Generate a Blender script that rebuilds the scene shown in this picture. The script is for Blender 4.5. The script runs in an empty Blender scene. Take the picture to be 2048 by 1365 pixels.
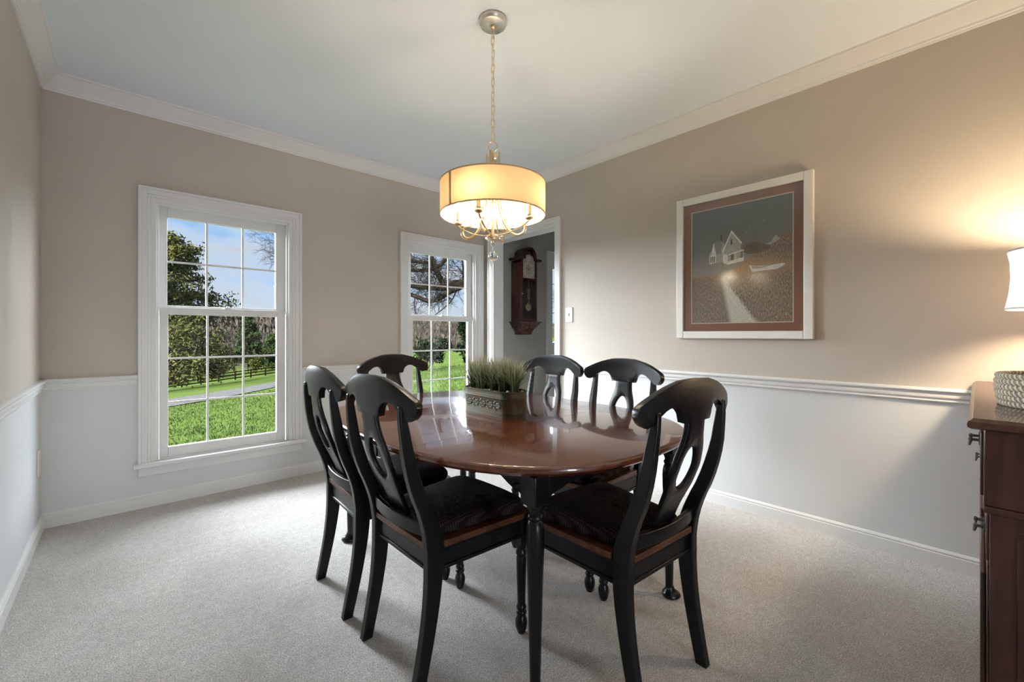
import bpy, bmesh, math, random
import numpy as np
from mathutils import Vector, Matrix
random.seed(7); rng = np.random.default_rng(7)
sc = bpy.context.scene
COL = sc.collection
PI = math.pi
def R(d): return math.radians(d)

# ------------------------------------------------------------------ camera
cam = bpy.data.cameras.new('camera'); camo = bpy.data.objects.new('camera', cam); COL.objects.link(camo)
cam.sensor_width = 36.0; cam.sensor_fit = 'HORIZONTAL'
cam.lens = 849.68 / 2048 * 36.0
cam.shift_y = -(682.5 - 668.89) / 2048
cam.clip_start = 0.02; cam.clip_end = 2000
camo.location = (0, 0, 1.10)
camo.rotation_euler = (R(90), 0, -R(42.3035))
sc.camera = camo

# ------------------------------------------------------------------ exposure
sc.view_settings.view_transform = 'Standard'
sc.view_settings.look = 'None'
sc.view_settings.gamma = 1.0
sc.view_settings.use_curve_mapping = False
sc.view_settings.exposure = 0.12
sc.cycles.max_bounces = 7; sc.cycles.diffuse_bounces = 4; sc.cycles.glossy_bounces = 4
sc.cycles.transmission_bounces = 8; sc.cycles.transparent_max_bounces = 16
sc.cycles.caustics_reflective = False; sc.cycles.caustics_refractive = False
sc.cycles.sample_clamp_indirect = 6.0
sc.cycles.use_adaptive_sampling = True; sc.cycles.adaptive_threshold = .05; sc.cycles.adaptive_min_samples = 16

# ------------------------------------------------------------------ sky
world = bpy.data.worlds.new('sky'); sc.world = world; world.use_nodes = True
wn = world.node_tree.nodes; wl = world.node_tree.links; wn.clear()
def W(t, **kw):
    n = wn.new(t)
    for k, v in kw.items(): setattr(n, k, v)
    return n
wo = W('ShaderNodeOutputWorld'); wb = W('ShaderNodeBackground'); wl.new(wb.outputs[0], wo.inputs[0])
wb.inputs[1].default_value = 1.0
tc = W('ShaderNodeTexCoord'); sep = W('ShaderNodeSeparateXYZ'); wl.new(tc.outputs['Generated'], sep.inputs[0])
rp = W('ShaderNodeValToRGB'); wl.new(sep.outputs[2], rp.inputs[0])
rp.color_ramp.elements[0].position = 0.0; rp.color_ramp.elements[0].color = (.62, .74, .88, 1)
rp.color_ramp.elements[1].position = 0.55; rp.color_ramp.elements[1].color = (.16, .36, .74, 1)
e = rp.color_ramp.elements.new(.12); e.color = (.36, .58, .90, 1)
mp = W('ShaderNodeMapping'); mp.inputs['Scale'].default_value = (1.6, 1.6, 6.0); wl.new(tc.outputs['Generated'], mp.inputs[0])
nz = W('ShaderNodeTexNoise'); nz.inputs['Scale'].default_value = 2.1; nz.inputs['Detail'].default_value = 7; nz.inputs['Roughness'].default_value = .55
wl.new(mp.outputs[0], nz.inputs['Vector'])
cr = W('ShaderNodeValToRGB'); wl.new(nz.outputs[0], cr.inputs[0])
cr.color_ramp.elements[0].position = .40; cr.color_ramp.elements[0].color = (0, 0, 0, 1)
cr.color_ramp.elements[1].position = .58; cr.color_ramp.elements[1].color = (1, 1, 1, 1)
cc = W('ShaderNodeValToRGB'); wl.new(nz.outputs[0], cc.inputs[0])
cc.color_ramp.elements[0].position = .45; cc.color_ramp.elements[0].color = (.74, .79, .87, 1)
cc.color_ramp.elements[1].position = .72; cc.color_ramp.elements[1].color = (.42, .46, .55, 1)
mx = W('ShaderNodeMixRGB'); wl.new(cr.outputs[0], mx.inputs[0]); wl.new(rp.outputs[0], mx.inputs[1]); wl.new(cc.outputs[0], mx.inputs[2])
wl.new(mx.outputs[0], wb.inputs[0])

# ------------------------------------------------------------------ daylight and added fill lights
def sun(name, frm, energy, color, angle):
    l = bpy.data.lights.new(name, 'SUN'); l.energy = energy; l.color = color; l.angle = R(angle)
    o = bpy.data.objects.new(name, l); COL.objects.link(o)
    o.rotation_euler = Vector(frm).to_track_quat('Z', 'Y').to_euler(); o.location = (0, 30, 30)
    return o
sun('added_sky_fill_left', (-0.56, 0.80, 0.20), 50.0, (.89, .945, 1.02), 66)  # broad soft sun added to the sky, brightens the room through the windows
sun('added_sky_fill_right', (0.86, 0.50, 0.18), 11.0, (.86, .94, 1.05), 50)  # second soft sun, added to lift the left wall
sun('added_sky_fill_above', (0.05, 0.76, 0.62), 9.0, (.89, .945, 1.02), 50)  # higher soft sun, added to lift the carpet near the windows
sun('sunlight', (-0.80, -0.30, 0.62), 25.0, (1.0, .93, .80), 0.6)
def area(name, loc, frm, sx, sy, power, color):
    l = bpy.data.lights.new(name, 'AREA'); l.shape = 'RECTANGLE'; l.size = sx; l.size_y = sy; l.energy = power; l.color = color
    o = bpy.data.objects.new(name, l); COL.objects.link(o); o.location = loc
    o.rotation_euler = Vector(frm).to_track_quat('Z', 'Y').to_euler()
    return o
# added fill light in the unseen adjoining room, shining through the rear opening
area('added_fill_light', (-.02, -3.66, 1.05), (-.12, -1, -.25), .62, 1.7, 56, (.88, .96, 1.06))

# ------------------------------------------------------------------ materials
MATS = {}
def mat(name, col, rough=.5, metal=0.0, spec=.5, var=0.0, vscale=8.0, bump=0.0, bscale=60.0, coat=0.0, coat_rough=.05,
        stretch=None, col2=None, sheen=0.0, emit=None, estr=0.0, trans=0.0, ior=1.45, detail=4.0, bdist=.01, alt=None):
    if name in MATS: return MATS[name]
    m = bpy.data.materials.new(name); m.use_nodes = True; MATS[name] = m
    N = m.node_tree.nodes; L = m.node_tree.links
    b = N['Principled BSDF']
    b.inputs['Base Color'].default_value = (*col, 1); b.inputs['Roughness'].default_value = rough
    b.inputs['Metallic'].default_value = metal; b.inputs['Specular IOR Level'].default_value = spec
    b.inputs['IOR'].default_value = ior
    b.inputs['Coat Weight'].default_value = coat; b.inputs['Coat Roughness'].default_value = coat_rough
    b.inputs['Sheen Weight'].default_value = sheen
    b.inputs['Transmission Weight'].default_value = trans
    if emit: b.inputs['Emission Color'].default_value = (*emit, 1); b.inputs['Emission Strength'].default_value = estr
    if var or bump or col2:
        t = N.new('ShaderNodeTexCoord'); mpn = N.new('ShaderNodeMapping'); L.new(t.outputs['Object'], mpn.inputs[0])
        if stretch: mpn.inputs['Scale'].default_value = stretch
    if var or col2:
        n = N.new('ShaderNodeTexNoise'); n.inputs['Scale'].default_value = vscale; n.inputs['Detail'].default_value = detail
        L.new(mpn.outputs[0], n.inputs['Vector'])
        r = N.new('ShaderNodeValToRGB'); L.new(n.outputs[0], r.inputs[0])
        c2 = col2 if col2 else tuple(min(1, c * (1 + var)) for c in col)
        c1 = col if col2 else tuple(c * (1 - var) for c in col)
        r.color_ramp.elements[0].position = .35; r.color_ramp.elements[0].color = (*c1, 1)
        r.color_ramp.elements[1].position = .65; r.color_ramp.elements[1].color = (*c2, 1)
        L.new(r.outputs[0], b.inputs['Base Color'])
    if bump:
        n2 = N.new('ShaderNodeTexNoise'); n2.inputs['Scale'].default_value = bscale; n2.inputs['Detail'].default_value = 3
        L.new(mpn.outputs[0], n2.inputs['Vector'])
        bp = N.new('ShaderNodeBump'); bp.inputs['Strength'].default_value = bump; bp.inputs['Distance'].default_value = bdist
        L.new(n2.outputs[0], bp.inputs['Height']); L.new(bp.outputs[0], b.inputs['Normal'])
    return m

M_paint = mat('beige_wall_paint', (.565, .505, .440), .55, var=.015, vscale=3, bump=.05, bscale=220)
M_white_wall = mat('off_white_wall_paint', (.745, .75, .755), .5, var=.01, vscale=3, bump=.05, bscale=220)
M_trim = mat('white_trim_paint', (.83, .825, .81), .32, var=.01, vscale=4)
M_ceil = mat('ceiling_paint', (.85, .91, .96), .7, bump=.04, bscale=160, var=.01, vscale=2)
M_hall = mat('grey_hall_paint', (.40, .38, .345), .6, var=.015, vscale=3)
M_black = mat('black_satin_paint', (.0065, .0065, .007), .30, spec=.42, var=.25, vscale=40, bump=.02, bscale=300)
M_seatwood = mat('brown_seat_wood', (.115, .042, .018), .35, var=.35, vscale=9, stretch=(1, 6, 6))
M_gold = mat('brushed_champagne_metal', (.80, .62, .38), .32, metal=1.0, var=.06, vscale=30)
M_nickel = mat('brushed_nickel', (.66, .60, .52), .36, metal=1.0, var=.05, vscale=30)
M_iron = mat('dark_pewter', (.16, .16, .16), .38, metal=1.0, var=.1, vscale=40)
M_plastic = mat('white_plastic', (.80, .79, .75), .35, var=.01, vscale=10)
M_crystal = mat('clear_crystal', (1, 1, 1), .02, trans=1.0, ior=1.5, var=.001)
M_brass = mat('aged_brass', (.62, .50, .27), .35, metal=1.0, var=.12, vscale=40)
M_bark = mat('grey_bark', (.018, .0155, .0135), .85, spec=0.0, var=.45, vscale=9, bump=.5, bscale=25, bdist=.03)
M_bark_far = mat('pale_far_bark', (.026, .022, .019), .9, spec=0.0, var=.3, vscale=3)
M_pebble = [mat('pebble_tan', (.40, .27, .17), .5, var=.2, vscale=30), mat('pebble_cream', (.55, .47, .38), .5, var=.15, vscale=30), mat('pebble_brown', (.22, .13, .08), .5, var=.2, vscale=30)]

def nodes_of(m): return m.node_tree.nodes, m.node_tree.links
# carpet
def make_carpet():
    m = mat('cut_pile_carpet', (.60, .57, .535), .95, spec=.12, sheen=.25)
    N, L = nodes_of(m); b = N['Principled BSDF']
    t = N.new('ShaderNodeTexCoord')
    n1 = N.new('ShaderNodeTexNoise'); n1.inputs['Scale'].default_value = 210; n1.inputs['Detail'].default_value = 2.0; n1.inputs['Roughness'].default_value = .6
    n2 = N.new('ShaderNodeTexNoise'); n2.inputs['Scale'].default_value = 3.2; n2.inputs['Detail'].default_value = 3
    n3 = N.new('ShaderNodeTexNoise'); n3.inputs['Scale'].default_value = 38; n3.inputs['Detail'].default_value = 3
    for n in (n1, n2, n3): L.new(t.outputs['Object'], n.inputs['Vector'])
    r1 = N.new('ShaderNodeValToRGB'); L.new(n1.outputs[0], r1.inputs[0])
    r1.color_ramp.elements[0].position = .36; r1.color_ramp.elements[0].color = (.40, .37, .34, 1)
    r1.color_ramp.elements[1].position = .62; r1.color_ramp.elements[1].color = (.77, .735, .70, 1)
    r2 = N.new('ShaderNodeValToRGB'); L.new(n2.outputs[0], r2.inputs[0])
    r2.color_ramp.elements[0].position = .35; r2.color_ramp.elements[0].color = (.93, .92, .91, 1)
    r2.color_ramp.elements[1].position = .65; r2.color_ramp.elements[1].color = (1.06, 1.06, 1.06, 1)
    r3 = N.new('ShaderNodeValToRGB'); L.new(n3.outputs[0], r3.inputs[0])
    r3.color_ramp.elements[0].position = .3; r3.color_ramp.elements[0].color = (.88, .88, .88, 1)
    r3.color_ramp.elements[1].position = .7; r3.color_ramp.elements[1].color = (1.08, 1.08, 1.08, 1)
    x1 = N.new('ShaderNodeMixRGB'); x1.blend_type = 'MULTIPLY'; x1.inputs[0].default_value = 1; L.new(r1.outputs[0], x1.inputs[1]); L.new(r2.outputs[0], x1.inputs[2])
    x2 = N.new('ShaderNodeMixRGB'); x2.blend_type = 'MULTIPLY'; x2.inputs[0].default_value = 1; L.new(x1.outputs[0], x2.inputs[1]); L.new(r3.outputs[0], x2.inputs[2])
    L.new(x2.outputs[0], b.inputs['Base Color'])
    bp = N.new('ShaderNodeBump'); bp.inputs['Strength'].default_value = .9; bp.inputs['Distance'].default_value = .006
    L.new(n1.outputs[0], bp.inputs['Height']); L.new(bp.outputs[0], b.inputs['Normal'])
    return m
M_carpet = make_carpet()
def make_wood(name, c1, c2, rough, coat, scale=(1.0, 9, 9), wave=3.5):
    m = mat(name, c1, rough, coat=coat, coat_rough=.045)
    N, L = nodes_of(m); b = N['Principled BSDF']
    t = N.new('ShaderNodeTexCoord'); mp_ = N.new('ShaderNodeMapping'); mp_.inputs['Scale'].default_value = scale
    L.new(t.outputs['Object'], mp_.inputs[0])
    n = N.new('ShaderNodeTexNoise'); n.inputs['Scale'].default_value = wave; n.inputs['Detail'].default_value = 6; n.inputs['Distortion'].default_value = .8
    L.new(mp_.outputs[0], n.inputs['Vector'])
    r = N.new('ShaderNodeValToRGB'); L.new(n.outputs[0], r.inputs[0])
    r.color_ramp.elements[0].position = .3; r.color_ramp.elements[0].color = (*c1, 1)
    r.color_ramp.elements[1].position = .7; r.color_ramp.elements[1].color = (*c2, 1)
    L.new(r.outputs[0], b.inputs['Base Color'])
    bp = N.new('ShaderNodeBump'); bp.inputs['Strength'].default_value = .04; bp.inputs['Distance'].default_value = .004
    L.new(n.outputs[0], bp.inputs['Height']); L.new(bp.outputs[0], b.inputs['Normal'])
    return m
M_table = make_wood('varnished_cherry_wood', (.085, .020, .008), (.175, .046, .017), .22, .9)
M_buffet = make_wood('mahogany_wood', (.045, .013, .009), (.085, .026, .017), .3, .4, (9, 9, 1.0))
M_buffet_top = make_wood('mahogany_top_wood', (.075, .028, .018), (.12, .048, .03), .25, .6, (1, 9, 9))
M_clock = make_wood('clock_case_cherry', (.045, .011, .008), (.085, .021, .014), .25, .6, (9, 9, 1))
def make_cushion():
    m = mat('dark_brown_waffle_fabric', (.020, .015, .014), .9, spec=.15)
    N, L = nodes_of(m); b = N['Principled BSDF']
    t = N.new('ShaderNodeTexCoord')
    w1 = N.new('ShaderNodeTexWave'); w1.wave_type = 'BANDS'; w1.bands_direction = 'X'; w1.inputs['Scale'].default_value = 30; w1.inputs['Distortion'].default_value = .6
    w2 = N.new('ShaderNodeTexWave'); w2.wave_type = 'BANDS'; w2.bands_direction = 'Y'; w2.inputs['Scale'].default_value = 36; w2.inputs['Distortion'].default_value = .6
    for w in (w1, w2): L.new(t.outputs['Object'], w.inputs['Vector'])
    mu = N.new('ShaderNodeMath'); mu.operation = 'MULTIPLY'; L.new(w1.outputs['Fac'], mu.inputs[0]); L.new(w2.outputs['Fac'], mu.inputs[1])
    r = N.new('ShaderNodeValToRGB'); L.new(mu.outputs[0], r.inputs[0])
    r.color_ramp.elements[0].color = (.012, .009, .008, 1); r.color_ramp.elements[1].color = (.058, .043, .038, 1)
    r.color_ramp.elements[1].position = .7
    L.new(r.outputs[0], b.inputs['Base Color'])
    bp = N.new('ShaderNodeBump'); bp.inputs['Strength'].default_value = .5; bp.inputs['Distance'].default_value = .003
    L.new(mu.outputs[0], bp.inputs['Height']); L.new(bp.outputs[0], b.inputs['Normal'])
    return m
M_cushion = make_cushion()
def make_glass(nm='window_glass', rough=.02, refl=.022):
    m = bpy.data.materials.new(nm); m.use_nodes = True; N, L = nodes_of(m); N.clear()
    o = N.new('ShaderNodeOutputMaterial'); mi = N.new('ShaderNodeMixShader'); tr = N.new('ShaderNodeBsdfTransparent'); gl = N.new('ShaderNodeBsdfGlossy')
    tr.inputs[0].default_value = (.97, .985, .98, 1); gl.inputs['Roughness'].default_value = rough
    lw = N.new('ShaderNodeLayerWeight'); lw.inputs[0].default_value = .5
    pw_ = N.new('ShaderNodeMath'); pw_.operation = 'POWER'; L.new(lw.outputs['Facing'], pw_.inputs[0]); pw_.inputs[1].default_value = 5
    fr = N.new('ShaderNodeMath'); fr.operation = 'MULTIPLY_ADD'; L.new(pw_.outputs[0], fr.inputs[0]); fr.inputs[1].default_value = .6; fr.inputs[2].default_value = refl
    L.new(fr.outputs[0], mi.inputs[0]); L.new(tr.outputs[0], mi.inputs[1]); L.new(gl.outputs[0], mi.inputs[2]); L.new(mi.outputs[0], o.inputs[0])
    return m
M_glass = make_glass()
def make_shade(name, col, tcol, tr=.6):
    m = bpy.data.materials.new(name); m.use_nodes = True; N, L = nodes_of(m); N.clear()
    o = N.new('ShaderNodeOutputMaterial'); mi = N.new('ShaderNodeMixShader'); d = N.new('ShaderNodeBsdfDiffuse'); t = N.new('ShaderNodeBsdfTranslucent')
    tcn = N.new('ShaderNodeTexCoord'); mp_ = N.new('ShaderNodeMapping'); mp_.inputs['Scale'].default_value = (60, 60, 2); n = N.new('ShaderNodeTexNoise'); n.inputs['Scale'].default_value = 3
    L.new(tcn.outputs['Object'], mp_.inputs[0]); L.new(mp_.outputs[0], n.inputs['Vector'])
    r = N.new('ShaderNodeValToRGB'); L.new(n.outputs[0], r.inputs[0])
    r.color_ramp.elements[0].color = (*[c * .86 for c in tcol], 1); r.color_ramp.elements[1].color = (*tcol, 1)
    d.inputs[0].default_value = (*col, 1); L.new(r.outputs[0], t.inputs[0]); mi.inputs[0].default_value = tr
    L.new(d.outputs[0], mi.inputs[1]); L.new(t.outputs[0], mi.inputs[2]); L.new(mi.outputs[0], o.inputs[0])
    return m
M_shade = make_shade('cream_shade_fabric', (.80, .66, .46), (.225, .150, .070), .45)
M_shade_trim = mat('shade_trim_fabric', (.62, .42, .22), .7, var=.1, vscale=60)
M_lampshade = make_shade('white_shade_fabric', (.90, .88, .84), (.93, .86, .76), .78)
def emit_mat(name, col, s):
    m = bpy.data.materials.new(name); m.use_nodes = True; N, L = nodes_of(m); N.clear()
    o = N.new('ShaderNodeOutputMaterial'); e_ = N.new('ShaderNodeEmission'); e_.inputs[0].default_value = (*col, 1); e_.inputs[1].default_value = s
    L.new(e_.outputs[0], o.inputs[0]); return m
M_clear = make_glass('clear_cut_glass', .05, .30)
M_bulb = emit_mat('warm_bulb_glow', (1.0, .84, .62), 430.0)
M_bulb2 = emit_mat('warm_lamp_bulb_glow', (1.0, .79, .54), 400.0)

# ------------------------------------------------------------------ mesh helpers
class MB:
    def __init__(s): s.v = []; s.f = []; s.m = []
    def add(s, vs, fs, mi=0):
        o = len(s.v); s.v.extend([tuple(map(float, p)) for p in vs]); s.f.extend([tuple(i + o for i in f) for f in fs]); s.m.extend([mi] * len(fs)); return s
    def box(s, x0, x1, y0, y1, z0, z1, mi=0):
        v = [(x0,y0,z0),(x1,y0,z0),(x1,y1,z0),(x0,y1,z0),(x0,y0,z1),(x1,y0,z1),(x1,y1,z1),(x0,y1,z1)]
        return s.add(v, [(0,3,2,1),(4,5,6,7),(0,1,5,4),(1,2,6,5),(2,3,7,6),(3,0,4,7)], mi)
    def lathe(s, prof, c=(0,0,0), n=24, mi=0, cap=True, ax=None):
        vs = []; fs = []
        for r, z in prof:
            for k in range(n):
                a = 2*PI*k/n; vs.append((c[0]+r*math.cos(a), c[1]+r*math.sin(a), c[2]+z))
        for j in range(len(prof)-1):
            for k in range(n):
                k2 = (k+1) % n; fs.append((j*n+k, j*n+k2, (j+1)*n+k2, (j+1)*n+k))
        if cap:
            fs.append(tuple(reversed(range(n)))); fs.append(tuple((len(prof)-1)*n+k for k in range(n)))
        return s.add(vs, fs, mi)
    def tube(s, pts, rad, n=8, mi=0, closed=False, flat=None):
        P = [Vector(p) for p in pts]; m = len(P)
        rad = rad if hasattr(rad, '__len__') else [rad]*m
        vs = []; fs = []; nrm = None
        for i in range(m):
            if closed: t = (P[(i+1) % m] - P[i-1])
            else: t = P[min(i+1, m-1)] - P[max(i-1, 0)]
            t.normalize()
            if nrm is None:
                up = Vector((0,0,1)) if abs(t.z) < .9 else Vector((1,0,0))
                nrm = t.cross(up).normalized()
            else:
                nrm = (nrm - t*nrm.dot(t)).normalized()
            bi = t.cross(nrm)
            for k in range(n):
                a = 2*PI*k/n; ca, sa = math.cos(a), math.sin(a)
                if flat: ca *= flat[0]; sa *= flat[1]
                vs.append(P[i] + (nrm*ca + bi*sa)*rad[i])
        rng_ = range(m if closed else m-1)
        for i in rng_:
            i2 = (i+1) % m
            for k in range(n):
                k2 = (k+1) % n; fs.append((i*n+k, i*n+k2, i2*n+k2, i2*n+k))
        if not closed:
            fs.append(tuple(reversed(range(n)))); fs.append(tuple((m-1)*n+k for k in range(n)))
        return s.add(vs, fs, mi)
    def sweep_rect(s, st, mi=0):
        # stations: (x,y,z,hx,hy)
        vs = []; fs = []
        for x, y, z, hx, hy in st: vs += [(x-hx,y-hy,z),(x+hx,y-hy,z),(x+hx,y+hy,z),(x-hx,y+hy,z)]
        m = len(st)
        for j in range(m-1):
            for k in range(4):
                k2 = (k+1) % 4; fs.append((j*4+k, j*4+k2, (j+1)*4+k2, (j+1)*4+k))
        fs.append((3,2,1,0)); fs.append(tuple((m-1)*4+k for k in range(4)))
        return s.add(vs, fs, mi)
    def prism(s, pts, z0, z1, mi=0):
        n = len(pts)
        vs = [(x,y,z0) for x,y in pts] + [(x,y,z1) for x,y in pts]
        fs = [tuple(reversed(range(n))), tuple(range(n,2*n))] + [(k,(k+1)%n,n+(k+1)%n,n+k) for k in range(n)]
        return s.add(vs, fs, mi)
    def profile(s, prof, p0, p1, out, mi=0):
        # extrude a 2D profile (o,z) along p0->p1; out: unit 2D direction the profile's o goes
        n = len(prof)
        vs = [(p0[0]+o*out[0], p0[1]+o*out[1], z) for o, z in prof] + [(p1[0]+o*out[0], p1[1]+o*out[1], z) for o, z in prof]
        fs = [tuple(range(n)), tuple(reversed(range(n,2*n)))] + [(k,(k+1)%n,n+(k+1)%n,n+k) for k in range(n)]
        return s.add(vs, fs, mi)
    def xform(s, M):
        s.v = [tuple(M @ Vector(p)) for p in s.v]; return s
    def build(s, name, mats, parent=None, bevel=0, seg=2, smooth=True, angle=38, solid=0, subsurf=0, weld=False, loc=None):
        me = bpy.data.meshes.new(name); me.from_pydata(s.v, [], s.f)
        if not isinstance(mats, (list, tuple)): mats = [mats]
        for m in mats: me.materials.append(m)
        if len(mats) > 1: me.polygons.foreach_set('material_index', s.m)
        bm = bmesh.new(); bm.from_mesh(me)
        if weld: bmesh.ops.remove_doubles(bm, verts=bm.verts, dist=1e-5)
        bmesh.ops.recalc_face_normals(bm, faces=bm.faces)
        if loc is not None: bmesh.ops.translate(bm, verts=bm.verts, vec=-Vector(loc))
        bm.to_mesh(me); bm.free()
        if smooth:
            me.polygons.foreach_set('use_smooth', [True]*len(me.polygons)); me.set_sharp_from_angle(angle=R(angle))
        me.update()
        o = bpy.data.objects.new(name, me); COL.objects.link(o)
        if parent is not None: o.parent = parent
        if loc is not None: o.location = loc
        if solid:
            md = o.modifiers.new('solid', 'SOLIDIFY'); md.thickness = solid; md.offset = 0
        if bevel:
            md = o.modifiers.new('bevel', 'BEVEL'); md.width = bevel; md.segments = seg; md.limit_method = 'ANGLE'; md.angle_limit = R(40)
        if subsurf:
            md = o.modifiers.new('sub', 'SUBSURF'); md.levels = subsurf; md.render_levels = subsurf
        return o
def tag(o, label=None, cat=None, group=None, kind=None):
    if label: o['label'] = label
    if cat: o['category'] = cat
    if group: o['group'] = group
    if kind: o['kind'] = kind
    return o
def empty(name, loc=(0,0,0), rz=0):
    o = bpy.data.objects.new(name, None); o.empty_display_size = .05; COL.objects.link(o); o.location = loc; o.rotation_euler = (0,0,rz); return o
def copy_tree(o, parent=None):
    c = o.copy(); COL.objects.link(c); c.parent = parent
    for ch in list(o.children): copy_tree(ch, c)
    return c
def dupe(o, parent, loc=None, rot=None):
    c = o.copy(); COL.objects.link(c); c.parent = parent
    if loc is not None: c.location = loc
    if rot is not None: c.rotation_euler = rot
    return c
def struct(o, label, cat): return tag(o, label, cat, kind='structure')
def rounded(corners, rad, n=6):
    out = []; m = len(corners)
    for i in range(m):
        p = Vector(corners[i]); a = Vector(corners[i-1]) - p; b = Vector(corners[(i+1) % m]) - p
        r = rad[i] if hasattr(rad, '__len__') else rad
        la, lb = a.length, b.length; a.normalize(); b.normalize()
        r_ = min(r, la*.49, lb*.49)
        A = p + a*r_; B = p + b*r_
        for k in range(n+1):
            t = k/n; q = A*(1-t)**2 + p*2*t*(1-t) + B*t*t; out.append((q.x, q.y))
    return out

# ------------------------------------------------------------------ room dimensions
XL, XR, YB, YR, ZC = -.353, 2.851, 3.565, -.49, 2.58
ZRAIL = .845      # top of chair rail
ZCROWN = 2.488
WT = .13          # wall thickness
HX1 = 5.4         # far side of the hall

# floor and ceiling
struct(MB().box(XL-.02, HX1+.1, -3.9, YB+.02, -.12, 0).build('floor', M_carpet, smooth=False), 'pale beige cut-pile carpet covering the whole floor', 'carpet')
struct(MB().box(XL-1.0, HX1+.1, -3.9, YB+.12, ZC, ZC+.12).build('ceiling', M_ceil, smooth=False), 'smooth pale ceiling above the dining table', 'ceiling')

# walls (lower part white, upper part beige)
def wall_boxes(mb, axis, a0, a1, t0, t1, holes, split=None, upper=0, lower=1):
    # holes: (h0,h1,z0,z1) along the wall axis
    zs = sorted({0, ZC} | ({split} if split else set()) | {h[2] for h in holes} | {h[3] for h in holes})
    xs = sorted({a0, a1} | {h[0] for h in holes} | {h[1] for h in holes})
    for i in range(len(xs)-1):
        for j in range(len(zs)-1):
            cx, cz = (xs[i]+xs[i+1])/2, (zs[j]+zs[j+1])/2
            if any(h[0] < cx < h[1] and h[2] < cz < h[3] for h in holes): continue
            mi = lower if split and cz < split else upper
            if axis == 'x': mb.box(xs[i], xs[i+1], t0, t1, zs[j], zs[j+1], mi)
            else: mb.box(t0, t1, xs[i], xs[i+1], zs[j], zs[j+1], mi)
    return mb
W1 = (.119, .955); W2 = (.119+1.796, .955+1.796); WZ = (.285, 1.978)
DO = (2.545, 3.435, 0, 2.085)        # doorway in the right wall
SL = (3.905, 4.30, .30, 1.93)        # sidelight in the hall
struct(wall_boxes(MB(), 'x', XL-WT, XR, YB, YB+WT, [(W1[0],W1[1],*WZ), (W2[0],W2[1],*WZ)], ZRAIL-.05).build('wall_back', [M_paint, M_white_wall], smooth=False, weld=True),
       'taupe wall with two windows, white below the chair rail', 'wall')
struct(wall_boxes(MB(), 'x', XR, HX1, YB, YB+WT, [SL]).build('wall_hall', M_hall, smooth=False, weld=True), 'grey hall wall seen through the doorway, behind the clock', 'wall')
struct(wall_boxes(MB(), 'y', -3.7, YB, XL-WT, XL, [], ZRAIL-.05).build('wall_left', [M_paint, M_white_wall], smooth=False, weld=True), 'plain beige wall at the left edge, white below the rail', 'wall')
struct(wall_boxes(MB(), 'y', YR-WT, YB, XR, XR+WT, [DO], ZRAIL-.05).build('wall_right', [M_paint, M_white_wall], smooth=False, weld=True), 'beige wall with framed picture and doorway, white below rail', 'wall')
struct(wall_boxes(MB(), 'x', XL, XR, YR-WT, YR, [(-.25, 1.50, 0, 2.2)], ZRAIL-.05).build('wall_rear', [M_paint, M_white_wall], smooth=False, weld=True), 'wall behind the sideboard with open doorway', 'wall')
# hall shell
hb = MB(); hb.box(HX1, HX1+.1, .2, YB+.1, 0, ZC); hb.box(XR+WT, HX1, .1, .2, 0, ZC)
struct(hb.build('wall_hall_far', M_hall, smooth=False), 'far grey walls of the hall beyond the doorway', 'wall')
kb = MB(); kb.box(XL-WT, XR+WT, -3.85, -3.75, 0, ZC); kb.box(XR, XR+WT, -3.75, YR-WT, 0, ZC)
struct(kb.build('wall_kitchen', M_white_wall, smooth=False), 'white walls of the adjoining room behind the camera', 'wall')

# trim profiles
crown = [(0, ZC), (0, ZCROWN), (.009, ZCROWN), (.011, ZCROWN+.008), (.017, ZCROWN+.011), (.019, ZCROWN+.020), (.030, ZCROWN+.032), (.048, ZCROWN+.054), (.064, ZCROWN+.074), (.069, ZCROWN+.080), (.078, ZCROWN+.082), (.080, ZC)]
rail = [(0, ZRAIL), (.020, ZRAIL), (.026, ZRAIL-.004), (.028, ZRAIL-.012), (.024, ZRAIL-.018), (.014, ZRAIL-.021), (.013, ZRAIL-.027), (.018, ZRAIL-.034), (.017, ZRAIL-.044), (.010, ZRAIL-.050), (.010, ZRAIL-.056), (.014, ZRAIL-.060), (.011, ZRAIL-.066), (0, ZRAIL-.068)]
base = [(0, 0), (.014, 0), (.014, .062), (.011, .066), (.012, .074), (.007, .080), (.004, .083), (0, .084)]
crown.reverse()
def runs(name, prof, segs, label, cat, m=M_trim):
    mb = MB()
    for p0, p1, out in segs: mb.profile(prof, p0, p1, out)
    return struct(mb.build(name, m, angle=25), label, cat)
o = .08
runs('trim_1', crown, [((XL, YR), (XL, YB), (1, 0))], 'white crown moulding along the left wall', 'moulding')
runs('trim_2', crown, [((XL, YB), (XR, YB), (0, -1))], 'white crown moulding above the two windows', 'moulding')
runs('trim_3', crown, [((XR, YB), (XR, YR), (-1, 0))], 'white crown moulding above the framed picture', 'moulding')
runs('trim_4', rail, [((XL, YR), (XL, YB), (1, 0))], 'white chair rail on the left wall', 'moulding')
runs('trim_5', rail, [((XL, YB), (.057, YB), (0, -1)), ((1.017, YB), (1.853, YB), (0, -1))], 'white chair rail between the windows', 'moulding')
runs('trim_6', rail, [((XR, 2.477), (XR, YR), (-1, 0))], 'white chair rail below the framed picture', 'moulding')
runs('baseboard_left', base, [((XL, YR), (XL, YB), (1, 0))], 'white baseboard along the left wall', 'baseboard')
runs('baseboard_back', base, [((XL, YB), (XR, YB), (0, -1))], 'white baseboard below the windows', 'baseboard')
runs('baseboard_right', base, [((XR, 2.477), (XR, YR), (-1, 0))], 'white baseboard running from doorway to sideboard', 'baseboard')

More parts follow.
